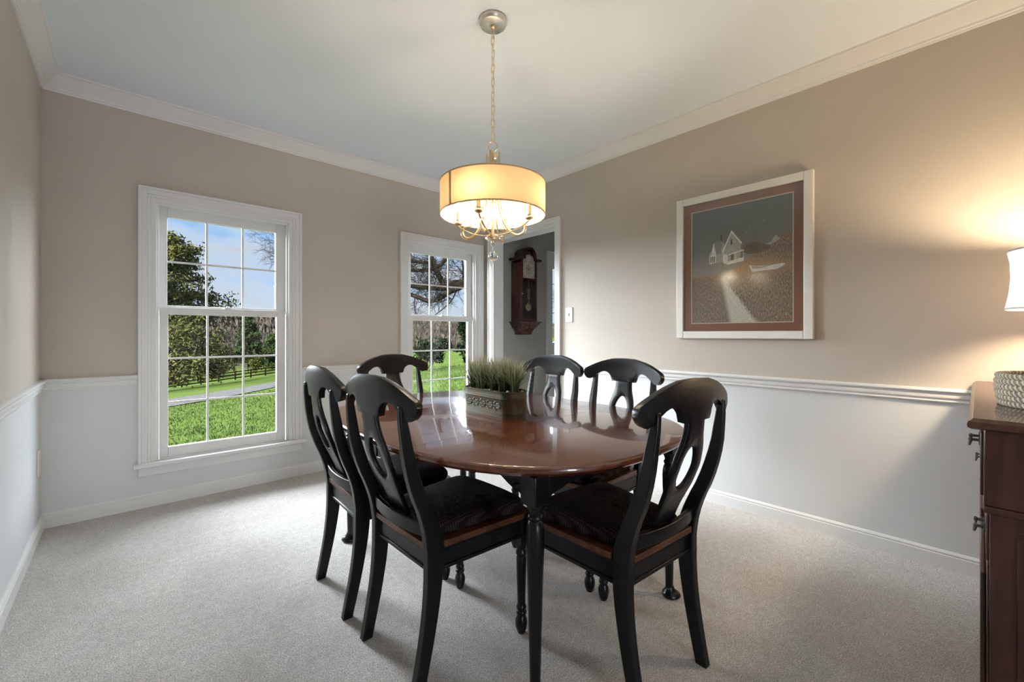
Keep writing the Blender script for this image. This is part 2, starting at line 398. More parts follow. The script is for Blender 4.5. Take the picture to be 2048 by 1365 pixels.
# ------------------------------------------------------------------ windows
def casing_frame(mb, x0, x1, z0, z1, w, yf, steps):
    """picture-frame casing around the opening (three sides), stepped profile; yf = wall face, projecting to -y"""
    for (a, b, pr) in steps:   # a..b offsets outward from the opening, pr projection
        mb.box(x0-b, x0-a, yf-pr, yf, z0, z1+b)
        mb.box(x1+a, x1+b, yf-pr, yf, z0, z1+b)
        mb.box(x0-a, x1+a, yf-pr, yf, z1+a, z1+b)
def make_window(name, dx, label):
    root = empty(name, (dx+.537, YB, 0)); struct(root, label, 'window')
    T = Matrix.Translation((-(dx+.537), -YB, 0))
    def part(mb, nm, m, parent=root, **kw): return mb.xform(T).build(nm, m, parent, **kw)
    x0, x1, z0, z1 = .119+dx, .955+dx, WZ[0], WZ[1]
    mb = MB(); casing_frame(mb, x0, x1, z0-.02, z1, .06, YB, [(0, .016, .012), (.016, .046, .017), (.046, .061, .026)])
    part(mb, 'casing', M_trim, bevel=.002)
    # jamb lining
    mb = MB(); yj = YB+WT
    mb.box(x0, x0+.028, YB-.004, yj, z0, z1); mb.box(x1-.028, x1, YB-.004, yj, z0, z1); mb.box(x0+.028, x1-.028, YB-.004, yj, z1-.028, z1)
    mb.box(x0+.028, x0+.042, YB+.012, YB+.030, z0, z1-.028); mb.box(x1-.042, x1-.028, YB+.012, YB+.030, z0, z1-.028); mb.box(x0+.042, x1-.042, YB+.012, YB+.030, z1-.042, z1-.028)
    part(mb, 'jamb', M_trim, bevel=.0015)
    mb = MB(); mb.box(x0-.085, x1+.085, YB-.055, YB, z0-.026, z0-.001); mb.box(x0+.001, x1-.001, YB, yj+.03, z0-.026, z0+.004)
    part(mb, 'sill', M_trim, bevel=.005)
    mb = MB(); mb.box(x0-.06, x1+.06, YB-.016, YB, z0-.088, z0-.027); part(mb, 'sill_apron', M_trim, bevel=.004)
    def sash(nm, yy, ax0, ax1, az0, az1, gx0, gx1, gz0, gz1, rows):
        mb = MB(); t = .017
        mb.box(ax0, gx0, yy-t, yy+t, az0, az1); mb.box(gx1, ax1, yy-t, yy+t, az0, az1)
        mb.box(gx0, gx1, yy-t, yy+t, az0, gz0); mb.box(gx0, gx1, yy-t, yy+t, gz1, az1)
        s = part(mb, nm, M_trim, bevel=.003)
        b = .0065; cols = 3; cw = (gx1-gx0)/cols; rh = (gz1-gz0)/rows
        for k in range(1, cols):
            m_ = MB(); xx = gx0+k*cw; m_.box(xx-b, xx+b, yy-.0035, yy+.0035, gz0, gz1); part(m_, 'muntin', M_trim, s, smooth=False)
        for k in range(1, rows):
            m_ = MB(); zz = gz0+k*rh; m_.box(gx0, gx1, yy-.0033, yy+.0033, zz-b, zz+b); part(m_, 'muntin', M_trim, s, smooth=False)
        for i in range(cols):
            for j in range(rows):
                m_ = MB(); m_.box(gx0+i*cw+(b if i else 0), gx0+(i+1)*cw-(b if i < cols-1 else 0), yy-.0012, yy+.0012, gz0+j*rh+(b if j else 0), gz0+(j+1)*rh-(b if j < rows-1 else 0))
                part(m_, 'pane', M_glass, s, smooth=False)
        return s
    sash('upper_sash', YB+.078, x0+.028, x1-.028, 1.252, z1-.028, .206+dx, .852+dx, 1.292, 1.877, 2)
    sash('lower_sash', YB+.044, x0+.044, x1-.044, z0+.003, 1.277, .209+dx, .850+dx, .357, 1.230, 3)
    mb = MB(); mb.box(x0+.40, x0+.44, YB+.022, YB+.05, 1.277, 1.287); mb.lathe([(.008, 0), (.010, .004), (.006, .012)], (x0+.42, YB+.036, 1.287), 10)
    part(mb, 'sash_lock', M_trim)
    return root
make_window('window_1', 0, 'white double-hung window on the left with evergreen tree outside')
make_window('window_2', 1.796, 'white double-hung window beside the doorway with bare tree limbs outside')

# ------------------------------------------------------------------ doorway casing
root = empty('door_1', (XR, (DO[0]+DO[1])/2, 0)); struct(root, 'white cased doorway in the right wall leading to the hall', 'doorway')
T = Matrix.Translation((-XR, -(DO[0]+DO[1])/2, 0))
mb = MB()
for a, b, pr in [(0, .012, .012), (.012, .044, .016), (.044, .060, .023)]:
    mb.box(XR-pr, XR, DO[0]-b, DO[0]-a, 0, DO[3]+b); mb.box(XR-pr, XR, DO[1]+a, DO[1]+b, 0, DO[3]+b); mb.box(XR-pr, XR, DO[0]-a, DO[1]+a, DO[3]+a, DO[3]+b)
mb.xform(T).build('casing', M_trim, root, bevel=.002)
mb = MB(); mb.box(XR-.004, XR+WT+.004, DO[0]-.002, DO[0]+.018, 0, DO[3]); mb.box(XR-.004, XR+WT+.004, DO[1]-.018, DO[1]+.002, 0, DO[3]); mb.box(XR-.004, XR+WT+.004, DO[0]+.018, DO[1]-.018, DO[3]-.018, DO[3]+.002)
mb.xform(T).build('jamb', M_trim, root, bevel=.0015)

# sidelight in the hall
root = empty('window_3', (SL[0]+.2, YB, 0)); struct(root, 'narrow sidelight window with white frame in the hall', 'window')
T = Matrix.Translation((-(SL[0]+.2), -YB, 0))
mb = MB(); casing_frame(mb, SL[0], SL[1], 0, SL[3]+.09, .1, YB, [(0, .085, .020), (.085, .10, .028)]); mb.box(SL[0], SL[1], YB-.012, YB, SL[3], SL[3]+.09); mb.box(SL[0], SL[1], YB-.014, YB, 0, SL[2])
mb.xform(T).build('casing', M_trim, root, bevel=.002)
mb = MB(); mb.box(SL[0], SL[0]+.018, YB, YB+WT, SL[2], SL[3]); mb.box(SL[1]-.018, SL[1], YB, YB+WT, SL[2], SL[3]); mb.box(SL[0], SL[1], YB, YB+WT, SL[3]-.018, SL[3]); mb.box(SL[0], SL[1], YB, YB+WT, SL[2], SL[2]+.7)
for k in range(1, 5): mb.box(SL[0], SL[1], YB+.02, YB+.035, 1.0+k*.182-.006, 1.0+k*.182+.006)
mb.xform(T).build('frame', M_trim, root, bevel=.0015)
for k in range(5):
    MB().box(SL[0]+.018, SL[1]-.018, YB+.026, YB+.029, 1.0+k*.182+.006, 1.0+(k+1)*.182-.006).xform(T).build('pane', M_glass, root, smooth=False)

# ------------------------------------------------------------------ switch plate and outlet
root = empty('light_switch', (XR, 2.394, 1.267)); tag(root, 'white toggle light switch plate beside the doorway casing', 'switch')
MB().box(-.006, 0, -.040, .040, -.064, .064).build('plate', M_plastic, root, bevel=.003)
MB().box(-.016, -.004, -.005, .005, -.008, .014).build('toggle', M_plastic, root, bevel=.002)
for z in (-.03, .03): MB().lathe([(.003, 0), (.003, .0015)], (0, 0, 0), 10).xform(Matrix.Translation((-.006, 0, z)) @ Matrix.Rotation(-PI/2, 4, 'Y')).build('screw', M_nickel, root)
root = empty('outlet_plate', (XL, 3.455, .395)); tag(root, 'white electrical outlet plate low on the left wall', 'outlet')
MB().box(0, .007, -.040, .040, -.070, .070).build('plate', M_plastic, root, bevel=.003)
for z in (-.028, .028): MB().box(.005, .010, -.017, .017, z-.015, z+.015).build('socket', M_plastic, root, bevel=.004)

# ------------------------------------------------------------------ dining table
TC = (1.287, 1.564); TA, TB, TN, TZ = .632, .862, 2.65, .724
tbl = empty('dining_table', (TC[0], TC[1], 0)); tag(tbl, 'large oval dining table with glossy reddish-brown top and black turned legs', 'table')
def half_x(y): return TA * max(0.0, 1-abs(y/TB)**TN) ** (1/TN)
RIM = [(.016, 0), (.007, -.002), (.002, -.006), (0, -.012), (.001, -.018), (.006, -.023), (.012, -.026), (.018, -.031)]
def table_section(y0, y1, name):
    tip0 = y0 <= -TB+1e-6; tip1 = y1 >= TB-1e-6
    n = 56 if (tip0 or tip1) else 10
    ys = []
    for k in range(n+1):
        t = k/n
        if tip1: ys.append(y0+(y1-y0)*math.sin(t*PI/2)**.8 if t < 1 else y1-1e-5)
        elif tip0: ys.append(y1+(y0-y1)*math.sin((1-t)*PI/2)**.8 if t > 0 else y0+1e-5)
        else: ys.append(y0+(y1-y0)*t)
    vs = []; fs = []; nr = len(RIM)
    for y in ys:
        x = half_x(y)
        nx = (max(x,1e-6)/TA)**(TN-1)/TA; ny = (abs(y)/TB)**(TN-1)/TB*math.copysign(1, y); l = math.hypot(nx, ny); nx /= l; ny /= l
        row = []
        for ins, dz in RIM: row.append((max(x-ins*nx, 0), y-ins*ny if (tip0 or tip1) and abs(y) > .35 else y, TZ+dz))
        vs += row + [(-p[0], p[1], p[2]) for p in row]
    w = 2*nr
    for j in range(len(ys)-1):
        a, b = j*w, (j+1)*w
        for k in range(nr-1):
            fs.append((a+k, b+k, b+k+1, a+k+1)); fs.append((a+nr+k, a+nr+k+1, b+nr+k+1, b+nr+k))
        fs.append((a, a+nr, b+nr, b)); fs.append((a+nr-1, b+nr-1, b+2*nr-1, a+2*nr-1))
    for j in (0, len(ys)-1):
        a = j*w; fs.append(tuple(a+k for k in range(nr)) + tuple(a+nr+k for k in reversed(range(nr))))
    m = MB(); m.add(vs, fs); return m.build(name, M_table, tbl, weld=True, angle=30)
g = .0009
table_section(-TB, -.285-g, 'table_end'); table_section(-.285+g, -g, 'table_leaf'); table_section(g, .285-g, 'table_leaf'); table_section(.285+g, TB, 'table_end')
LX, LY = .40, .69
zt = TZ-.031
def table_leg(sx, sy):
    x, y = sx*LX, sy*LY
    lg = MB(); lg.box(-.031, .031, -.031, .031, .604, zt)
    o_ = lg.build('leg', M_black, tbl, bevel=.003); o_.location = (x, y, 0)
    prof = [(.015, .030), (.0155, .06), (.0185, .20), (.0235, .38), (.0268, .47), (.0275, .505), (.0262, .53), (.0225, .548), (.0180, .556), (.0215, .560), (.0225, .565), (.0215, .570), (.0180, .574), (.0185, .582), (.0225, .592), (.0270, .600), (.0270, .606)]
    MB().lathe(prof, n=28).build('turned_shaft', M_black, o_)
    a = math.atan2(sy, sx)
    pad = MB().lathe([(.020, 0), (.030, .003), (.034, .010), (.032, .018), (.024, .026), (.0165, .036), (.015, .045)], n=28)
    pad.v = [(px*(1.25 if px > 0 else 1)+.006*max(0, 1-pz/.04), py, pz) for px, py, pz in pad.v]
    pad.xform(Matrix.Rotation(a, 4, 'Z')).build('pad_foot', M_black, o_)
for sx in (-1, 1):
    for sy in (-1, 1): table_leg(sx, sy)
def apron_long(sx):
    # scalloped apron along the long side: deep at the legs, shallow in the middle
    L2 = LY-.031; pts = []
    n = 48
    for k in range(n+1):
        y = -L2+2*L2*k/n; d = min(L2-abs(y), .22)
        h = .088 if d < .02 else (.070-.045*(0.5-0.5*math.cos(PI*min(1, (d-.02)/.15))))
        pts.append((y, zt-h))
    vs = []; fs = []
    for t in (-.009, .009):
        for y, z in pts: vs += [(sx*LX+t, y, z), (sx*LX+t, y, zt)]
    m = len(pts)
    for s_ in (0, 1):
        for k in range(m-1):
            a = s_*2*m+2*k; fs.append((a, a+2, a+3, a+1))
    for k in range(m-1): fs.append((2*k, 2*m+2*k, 2*m+2*k+2, 2*k+2)); fs.append((2*k+1, 2*k+3, 2*m+2*k+3, 2*m+2*k+1))
    fs.append((0, 1, 2*m+1, 2*m)); fs.append((2*m-2, 4*m-2, 4*m-1, 2*m-1))
    MB().add(vs, fs).build('apron', M_black, tbl)
def apron_short(sy):
    L2 = LX-.031; pts = []; n = 40; vs = []; fs = []
    for k in range(n+1):
        x = -L2+2*L2*k/n; d = L2-abs(x)
        h = .085 if d < .02 else .075-.018*(0.5-0.5*math.cos(PI*min(1, (d-.02)/.12)))
        pts.append((x, zt-h))
    for t in (-.009, .009):
        for x, z in pts: vs += [(x, sy*LY+t, z), (x, sy*LY+t, zt)]
    m = len(pts)
    for s_ in (0, 1):
        for k in range(m-1):
            a = s_*2*m+2*k; fs.append((a, a+2, a+3, a+1))
    for k in range(m-1): fs.append((2*k, 2*m+2*k, 2*m+2*k+2, 2*k+2)); fs.append((2*k+1, 2*k+3, 2*m+2*k+3, 2*m+2*k+1))
    fs.append((0, 1, 2*m+1, 2*m)); fs.append((2*m-2, 4*m-2, 4*m-1, 2*m-1))
    MB().add(vs, fs).build('apron', M_black, tbl)
for s_ in (-1, 1): apron_long(s_); apron_short(s_)

# ------------------------------------------------------------------ dining chairs
def interp(tab, z):
    for (z0, y0), (z1, y1) in zip(tab, tab[1:]):
        if z0 <= z <= z1: return y0+(y1-y0)*(z-z0)/(z1-z0)
    return tab[0][1] if z < tab[0][0] else tab[-1][1]
BACKY = [(0, 0), (.06, .013), (.12, .026), (.20, .041), (.28, .052), (.36, .058), (.42, .058), (.47, .052), (.52, .038), (.57, .018), (.63, -.010), (.70, -.036), (.77, -.054), (.82, -.063), (.87, -.068), (.92, -.067), (.97, -.062)]
def make_chair():
    c = empty('dining_chair')
    # rear legs sweeping up into the back posts
    zs = [0, .03, .06, .10, .14, .18, .22, .26, .30, .34, .38, .42, .45, .48, .51, .54, .57, .60, .64, .68, .72, .76, .80, .84, .87, .89]
    for s_ in (-1, 1):
        st = []
        for z in zs:
            x = s_*interp([(0, .174), (.45, .178), (.60, .186), (.75, .190), (.89, .183)], z)
            hx = interp([(0, .0145), (.45, .0155), (.62, .0150), (.75, .0135), (.89, .0095)], z)
            hy = interp([(0, .019), (.20, .023), (.38, .029), (.46, .029), (.55, .024), (.70, .020), (.82, .015), (.89, .010)], z)
            y = interp(BACKY, z)+(.012 if z > .8 else .012*max(0, (z-.6)/.2))
            st.append((x, y, z, hx, hy))
        MB().sweep_rect(st).build('back_post', M_black, c, bevel=.004, angle=50)
    # crest rail
    half = [(.262, .886, .884), (.2595, .898, .872), (.252, .906, .860), (.240, .913, .851), (.226, .920, .848), (.212, .926, .852), (.196, .933, .862), (.178, .940, .876), (.160, .946, .887), (.142, .952, .894), (.124, .956, .896), (.108, .960, .893), (.094, .963, .884), (.084, .9645, .873), (.076, .966, .860), (.070, .967, .846), (.035, .969, .846)]
    half = [(x*.95 if x > .08 else x, a, b) for x, a, b in half]
    stn = [(-x, a, b) for x, a, b in half] + [(0, .970, .846)] + [(x, a, b) for x, a, b in reversed(half)]
    vs = []; fs = []; rows = 5
    for x, a, b in stn:
        for k in range(rows):
            z = b+(a-b)*k/(rows-1); vs.append((x, interp(BACKY, z)+.55*x*x, z))
    for j in range(len(stn)-1):
        for k in range(rows-1): fs.append((j*rows+k, (j+1)*rows+k, (j+1)*rows+k+1, j*rows+k+1))
    MB().add(vs, fs).build('crest_rail', M_black, c, solid=.024, bevel=.007, seg=3, angle=60)
    # splat with oval opening
    W_ = [(.500, .056), (.54, .055), (.57, .057), (.60, .063), (.63, .070), (.66, .075), (.69, .077), (.72, .075), (.75, .069), (.775, .060), (.80, .052), (.825, .048), (.852, .048)]
    zz = sorted(set([.500, .52, .54, .56, .58, .60, .615, .8, .815, .83, .852] + [round(.699+.071*math.sin(a), 5) for a in np.linspace(-PI/2, PI/2, 17)]))
    vs = []; fs = []
    hole = lambda z: .043*math.sqrt(max(0, 1-((z-.699)/.071)**2))*(1+.12*(.699-z)/.071)
    for z in zz:
        w, h = interp(W_, z), hole(z); y = interp(BACKY, z)
        vs += [(-w, y, z), (-(w+h)/2, y, z), (-h, y, z), (h, y, z), ((w+h)/2, y, z), (w, y, z)]
    for j in range(len(zz)-1):
        for k in (0, 1, 3, 4): fs.append((6*j+k, 6*j+k+1, 6*j+7+k, 6*j+6+k))
    MB().add(vs, fs).build('splat', M_black, c, solid=.015, bevel=.003, weld=True, angle=60)
    # lower back rail, bowed backwards
    vs = []; fs = []; n = 14
    for k in range(n+1):
        t = -1+2*k/n; x = .172*t; y = .040-.020*(1-t*t); zb = .474-.004*(1-t*t)
        vs += [(x, y-.009, zb), (x, y+.009, zb), (x, y+.006, zb+.044), (x, y-.012, zb+.044)]
    for j in range(n):
        for k in range(4): k2 = (k+1) % 4; fs.append((4*j+k, 4*j+k2, 4*j+4+k2, 4*j+4+k))
    fs += [(0, 1, 2, 3), (4*n+3, 4*n+2, 4*n+1, 4*n)]
    MB().add(vs, fs).build('back_rail', M_black, c, bevel=.003)
    # seat board
    out = rounded([(-.163, .032), (.163, .032), (.163, .090), (.192, .090), (.222, .455), (.10, .474), (-.10, .474), (-.222, .455), (-.192, .090), (-.163, .090)], [.004, .004, .002, .01, .035, .05, .05, .035, .01, .002])
    MB().prism(out, .432, .452).build('seat_board', M_seatwood, c, bevel=.004)
    # aprons
    def rail_between(p, q, z0, z1, th):
        p = Vector(p); q = Vector(q); d = (q-p).normalized(); nn = Vector((-d.y, d.x))*th/2
        m = MB(); m.prism([tuple(p-nn), tuple(q-nn), tuple(q+nn), tuple(p+nn)], z0, z1)
        m.prism([tuple(p-nn*1.45), tuple(q-nn*1.45), tuple(q+nn*1.45), tuple(p+nn*1.45)], z0, z0+.012)
        m.prism([tuple(p-nn*1.3), tuple(q-nn*1.3), tuple(q+nn*1.3), tuple(p+nn*1.3)], z1-.012, z1)
        return m.build('apron', M_black, c, bevel=.0025)
    rail_between((-.165, .055), (.165, .055), .362, .432, .020)
    rail_between((-.183, .437), (.183, .437), .362, .432, .020)
    for s_ in (-1, 1): rail_between((s_*.176, .075), (s_*.197, .425), .362, .432, .020)
    # front legs
    for s_ in (-1, 1):
        prof = [(.0125, 0), (.0155, .006), (.0205, .022), (.0225, .036), (.0215, .050), (.0165, .062), (.0145, .067), (.0185, .072), (.0195, .077), (.0180, .082), (.0145, .086), (.0180, .091), (.0185, .096), (.0165, .101), (.0145, .107), (.0155, .14), (.0178, .22), (.0190, .275), (.0170, .286), (.0205, .292), (.0210, .298), (.0185, .304), (.0165, .310), (.0205, .318), (.0210, .330)]
        l_ = MB().lathe(prof, n=20); l_.box(-.0205, .0205, -.0205, .0205, .328, .432)
        o_ = l_.build('front_leg', M_black, c, bevel=.0015); o_.location = (s_*.189, .430, 0)
    # cushion
    out = rounded([(-.150, .066), (.150, .066), (.206, .448), (.09, .466), (-.09, .466), (-.206, .448)], [.035, .035, .06, .06, .06, .06], 8)
    ctr = Vector((0, .262)); vs = []; fs = []
    rings = [(.965, .452), (1.0, .457), (1.012, .466), (1.005, .476), (.975, .486), (.90, .494), (.75, .500), (.5, .5035), (.25, .505)]
    n = len(out)
    for s_, z in rings:
        for p in out: q = ctr+(Vector(p)-ctr)*s_; vs.append((q.x, q.y, z))
    for j in range(len(rings)-1):
        for k in range(n): k2 = (k+1) % n; fs.append((j*n+k, j*n+k2, (j+1)*n+k2, (j+1)*n+k))
    fs.append(tuple(reversed(range(n)))); fs.append(tuple((len(rings)-1)*n+k for k in range(n)))
    MB().add(vs, fs).build('cushion', M_cushion, c, angle=80)
    return c
poses = [(.647, 1.317, -88.9, 'black splat-back chair nearest the camera on the left side of the table'),
         (.642, 1.822, -92.6, 'leftmost black splat-back chair, seen edge-on behind the nearest left chair'),
         (1.290, 2.505, 183.0, 'black splat-back chair at the far end of the table by the window'),
         (1.925, 1.794, 88.9, 'black splat-back chair in front of the doorway, behind the planter'),
         (1.911, 1.284, 86.5, 'black splat-back chair facing the camera in front of the white chair rail'),
         (1.248, .630, -3.8, 'black splat-back chair at the near right end of the table')]
ch0 = make_chair()
for i, (x, y, a, lab) in enumerate(poses):
    c = ch0 if i == 0 else copy_tree(ch0)
    c.location = (x, y, 0); c.rotation_euler = (0, 0, R(a)); tag(c, lab, 'chair', 'dining chairs around the oval table')

# ------------------------------------------------------------------ planter
def make_tin():
    m = mat('patinated_embossed_tin', (.30, .25, .14), .55, metal=.35, spec=.3)
    N, L = nodes_of(m); b = N['Principled BSDF']
    t = N.new('ShaderNodeTexCoord'); n = N.new('ShaderNodeTexNoise'); n.inputs['Scale'].default_value = 11; n.inputs['Detail'].default_value = 6; L.new(t.outputs['Object'], n.inputs['Vector'])
    r = N.new('ShaderNodeValToRGB'); L.new(n.outputs[0], r.inputs[0])
    r.color_ramp.elements[0].position = .35; r.color_ramp.elements[0].color = (.105, .066, .024, 1); r.color_ramp.elements[1].position = .62; r.color_ramp.elements[1].color = (.072, .080, .056, 1)
    L.new(r.outputs[0], b.inputs['Base Color'])
    bp = N.new('ShaderNodeBump'); bp.inputs['Strength'].default_value = .25; bp.inputs['Distance'].default_value = .004; L.new(n.outputs[0], bp.inputs['Height']); L.new(bp.outputs[0], b.inputs['Normal'])
    return m
M_tin = make_tin()
M_tin_light = mat('worn_tin_relief', (.21, .215, .17), .45, metal=.5, var=.2, vscale=30)
PX, PY = 1.308, 1.560
pl = empty('planter', (PX, PY, TZ)); tag(pl, 'oval embossed metal planter with artificial grass and pebbles on the table', 'planter')
def stad(hl, r, n=14):
    pts = []
    for k in range(n+1): a = -PI/2+PI*(-.5+k/n)+PI/2; pts.append((r*math.cos(PI*k/n+PI), -(hl-r)+r*math.sin(PI*k/n+PI)))
    for k in range(n+1): pts.append((r*math.cos(PI*k/n), (hl-r)+r*math.sin(PI*k/n)))
    return pts
PHL, PRr = .188, .069
rings = [(.0, .000), (.0, .004), (-.0015, .010), (-.0005, .013), (-.0015, .016), (-.0005, .019), (-.0015, .022), (0, .083), (.0015, .086), (0, .089), (.0015, .092), (.0005, .095), (.0015, .112), (.004, .114), (.004, .118), (.001, .119), (-.002, .117), (-.002, .010)]
vs = []; fs = []
n = len(stad(PHL, PRr))
for off, z in rings: vs += [(x, y, z) for x, y in stad(PHL+off, PRr+off)]
for j in range(len(rings)-1):
    for k in range(n): k2 = (k+1) % n; fs.append((j*n+k, j*n+k2, (j+1)*n+k2, (j+1)*n+k))
fs.append(tuple(reversed(range(n)))); fs.append(tuple((len(rings)-1)*n+k for k in range(n)))
tin = MB().add(vs, fs).build('tin', M_tin, pl, angle=30)
# embossed flower band on the long sides
for sx in (-1, 1):
    mb = MB()
    for k in range(5):
        yc = -.104+.052*k; zc = .052
        def petal(y, z, ry, rz): mb.lathe([(1, 0), (.85, .5), (.5, .85), (.05, 1)], (0,0,0), 8); base_ = len(mb.v)-32; mb.v[base_:] = [(sx*(PRr+.0002+p[2]*.0026), y+p[0]*ry, z+p[1]*rz) for p in mb.v[base_:]]
        for a in range(6): petal(yc+.0105*math.cos(a*PI/3), zc+.0105*math.sin(a*PI/3), .005, .005)
        petal(yc, zc, .004, .004)
        for dy, dz in ((.026, .012), (.026, -.012), (.024, 0), (.019, .018), (.019, -.018)): petal(yc+dy, zc+dz, .006, .0028)
    mb.build('floral_relief', M_tin_light, pl)
MB().prism(stad(PHL-.004, PRr-.004), .07, .098).build('soil', mat('dark_soil', (.05, .035, .025), .95, var=.3, vscale=60), pl, smooth=False)
ico = bmesh.new(); bmesh.ops.create_icosphere(ico, subdivisions=2, radius=1.0)
pm = []
for k in range(3):
    me = bpy.data.meshes.new('pebble'); ico.to_mesh(me); me.materials.append(M_pebble[k]); me.polygons.foreach_set('use_smooth', [True]*len(me.polygons)); pm.append(me)
ico.free()
spots = []; tries = 0
while len(spots) < 62 and tries < 6000:
    tries += 1
    x = random.uniform(-.056, .056); y = random.uniform(-.176, .176)
    if abs(y) > PHL-PRr and math.hypot(x, abs(y)-(PHL-PRr)) > .056: continue
    if all(math.hypot(x-a, y-b) > .0155 for a, b in spots): spots.append((x, y))
for x, y in spots:
    o_ = bpy.data.objects.new('pebble', random.choice(pm)); COL.objects.link(o_); o_.parent = pl
    r_ = random.uniform(.008, .0115); o_.location = (x, y, .104+random.uniform(-.002, .006)); o_.scale = (r_*1.15, r_*random.uniform(.9, 1.3), r_*.75); o_.rotation_euler = (random.random(), random.random(), random.random()*6)
def make_blade():
    m = mat('dusty_green_blades', (.10, .16, .055), .6, spec=.15)
    N, L = nodes_of(m); b = N['Principled BSDF']
    a = N.new('ShaderNodeAttribute'); a.attribute_name = 'tip'
    r = N.new('ShaderNodeValToRGB'); L.new(a.outputs['Fac'], r.inputs[0])
    r.color_ramp.elements[0].color = (.040, .070, .034, 1); r.color_ramp.elements[1].color = (.78, .76, .58, 1)
    e_ = r.color_ramp.elements.new(.48); e_.color = (.21, .26, .125, 1)
    L.new(r.outputs[0], b.inputs['Base Color']); return m
M_blade = make_blade()
def tuft(cx, cy, nb, seed):
    r_ = np.random.default_rng(seed); vs = []; fs = []; tip = []
    for _ in range(nb):
        a = r_.uniform(0, 2*PI); lean = abs(r_.normal(0, .42))+.05; L_ = r_.uniform(.115, .192); w = r_.uniform(.0016, .0032)
        b0 = np.array([cx+r_.normal(0, .007), cy+r_.normal(0, .009), .098]); d = np.array([math.cos(a), math.sin(a), 0]); s_ = np.array([-d[1], d[0], 0]); tw = r_.uniform(-.8, .8)
        s_ = s_*math.cos(tw)+np.array([0, 0, 1])*0+d*math.sin(tw); o_ = len(vs); ns = 5; p = b0.copy(); ang = lean*.45
        for k in range(ns+1):
            t = k/ns; ww = w*(1-t**2.2)+.0002; vs.append(tuple(p-s_*ww)); vs.append(tuple(p+s_*ww)); tip += [t*r_.uniform(.75, 1.1)]*2
            p = p+(d*math.sin(ang)+np.array([0, 0, 1])*math.cos(ang))*L_/ns; ang += lean*r_.uniform(.1, .42)
        for k in range(ns): q = o_+2*k; fs.append((q, q+1, q+3, q+2))
    m = MB().add(vs, fs); o_ = m.build('grass_tuft', M_blade, pl, angle=180)
    at = o_.data.attributes.new('tip', 'FLOAT', 'POINT'); at.data.foreach_set('value', np.array(tip, dtype=np.float32))
    return o_
for k, (x, y) in enumerate([(-.012, .148), (.018, .108), (-.022, .068), (.020, .030), (-.016, -.010), (.022, -.046), (-.020, -.082), (.016, -.112), (-.010, -.146)]): tuft(x, y, 115, 40+k)

# ------------------------------------------------------------------ chandelier
CX_, CY_ = 1.280, 1.540
chn = empty('chandelier', (CX_, CY_, ZC)); tag(chn, 'drum-shaded chandelier with four lit candle arms hanging over the table', 'chandelier')
def cz(z): return z-ZC
can = MB().lathe([(.064, 0), (.066, -.004), (.066, -.012), (.062, -.018), (.060, -.026), (.056, -.028), (.015, -.030)], n=40).build('canopy', M_nickel, chn)
MB().lathe([(.010, -.030), (.013, -.034), (.012, -.040), (.006, -.044)], n=20).build('canopy_cap', M_gold, can)
# chain
def link(h, w, r):
    pts = []
    n = 24
    for k in range(n):
        a = 2*PI*k/n; x = w*math.cos(a); z = (h-w)*(1 if math.sin(a) > 0 else -1)*(0 if abs(math.sin(a)) < 1e-9 else 1)+w*math.sin(a); pts.append((x, 0, z))
    return MB().tube(pts, r, 6, closed=True)
lk = link(.0205, .0080, .0019).build('chain_link', M_gold, chn)
ztop, zbot = ZC-.050, 2.012; nl = 16; pitch = (ztop-zbot)/nl
for k in range(nl):
    l_ = lk if k == 0 else dupe(lk, chn)
    l_.location = (random.uniform(-.0008, .0008), 0, cz(ztop-pitch*(k+.5))); l_.rotation_euler = (0, random.uniform(-.03, .03), R(20)+(PI/2)*(k % 2)+random.uniform(-.25, .25))
rg = MB().tube([(.021*math.cos(2*PI*k/28), 0, .024*math.sin(2*PI*k/28)) for k in range(28)], .0030, 8, closed=True).build('hanging_ring', M_gold, chn); rg.location = (0, 0, cz(1.983)); rg.rotation_euler = (0, 0, -R(42))
MB().lathe([(.004, 1.955), (.006, 1.950), (.006, 1.946), (.022, 1.944), (.022, 1.941), (.006, 1.940), (.006, 1.904), (.024, 1.902), (.024, 1.897), (.008, 1.893), (.0065, 1.85), (.0065, 1.575), (.020, 1.572), (.020, 1.567)][::-1], n=20).xform(Matrix.Translation((0, 0, -ZC))).build('centre_stem', M_gold, chn)
MB().lathe([(.022, 1.940), (.027, 1.936), (.028, 1.922), (.026, 1.906), (.020, 1.903)][::-1], n=12, cap=True).xform(Matrix.Translation((0, 0, -ZC))).build('crystal_collar', M_clear, chn, angle=15)
for k in range(4):
    a = R(30+90*k); MB().box(.030, .0335, -.006, .006, cz(1.80), cz(1.955)).xform(Matrix.Rotation(a, 4, 'Z')).build('top_fin', M_gold, chn, bevel=.001)
SR, SZ0, SZ1 = .246, 1.6575, 1.806
def ringshell(r, z0, z1, t=.0012, n=96):
    vs = []; fs = []
    for rr, z in ((r, z0), (r, z1), (r-t, z1), (r-t, z0)):
        for k in range(n): a = 2*PI*k/n; vs.append((rr*math.cos(a), rr*math.sin(a), z))
    for j in range(4):
        j2 = (j+1) % 4
        for k in range(n): k2 = (k+1) % n; fs.append((j*n+k, j*n+k2, j2*n+k2, j2*n+k))
    return MB().add(vs, fs)
n = 96
vs = []; fs = []
for z in (SZ0, SZ1): vs += [(SR*math.cos(2*PI*k/n), SR*math.sin(2*PI*k/n), cz(z)) for k in range(n)]
fs = [(k, (k+1) % n, n+(k+1) % n, n+k) for k in range(n)]
sh = MB().add(vs, fs).build('shade', M_shade, chn)
ringshell(SR+.0012, cz(SZ1-.004), cz(SZ1+.0015), .003).build('top_trim', M_shade_trim, sh)
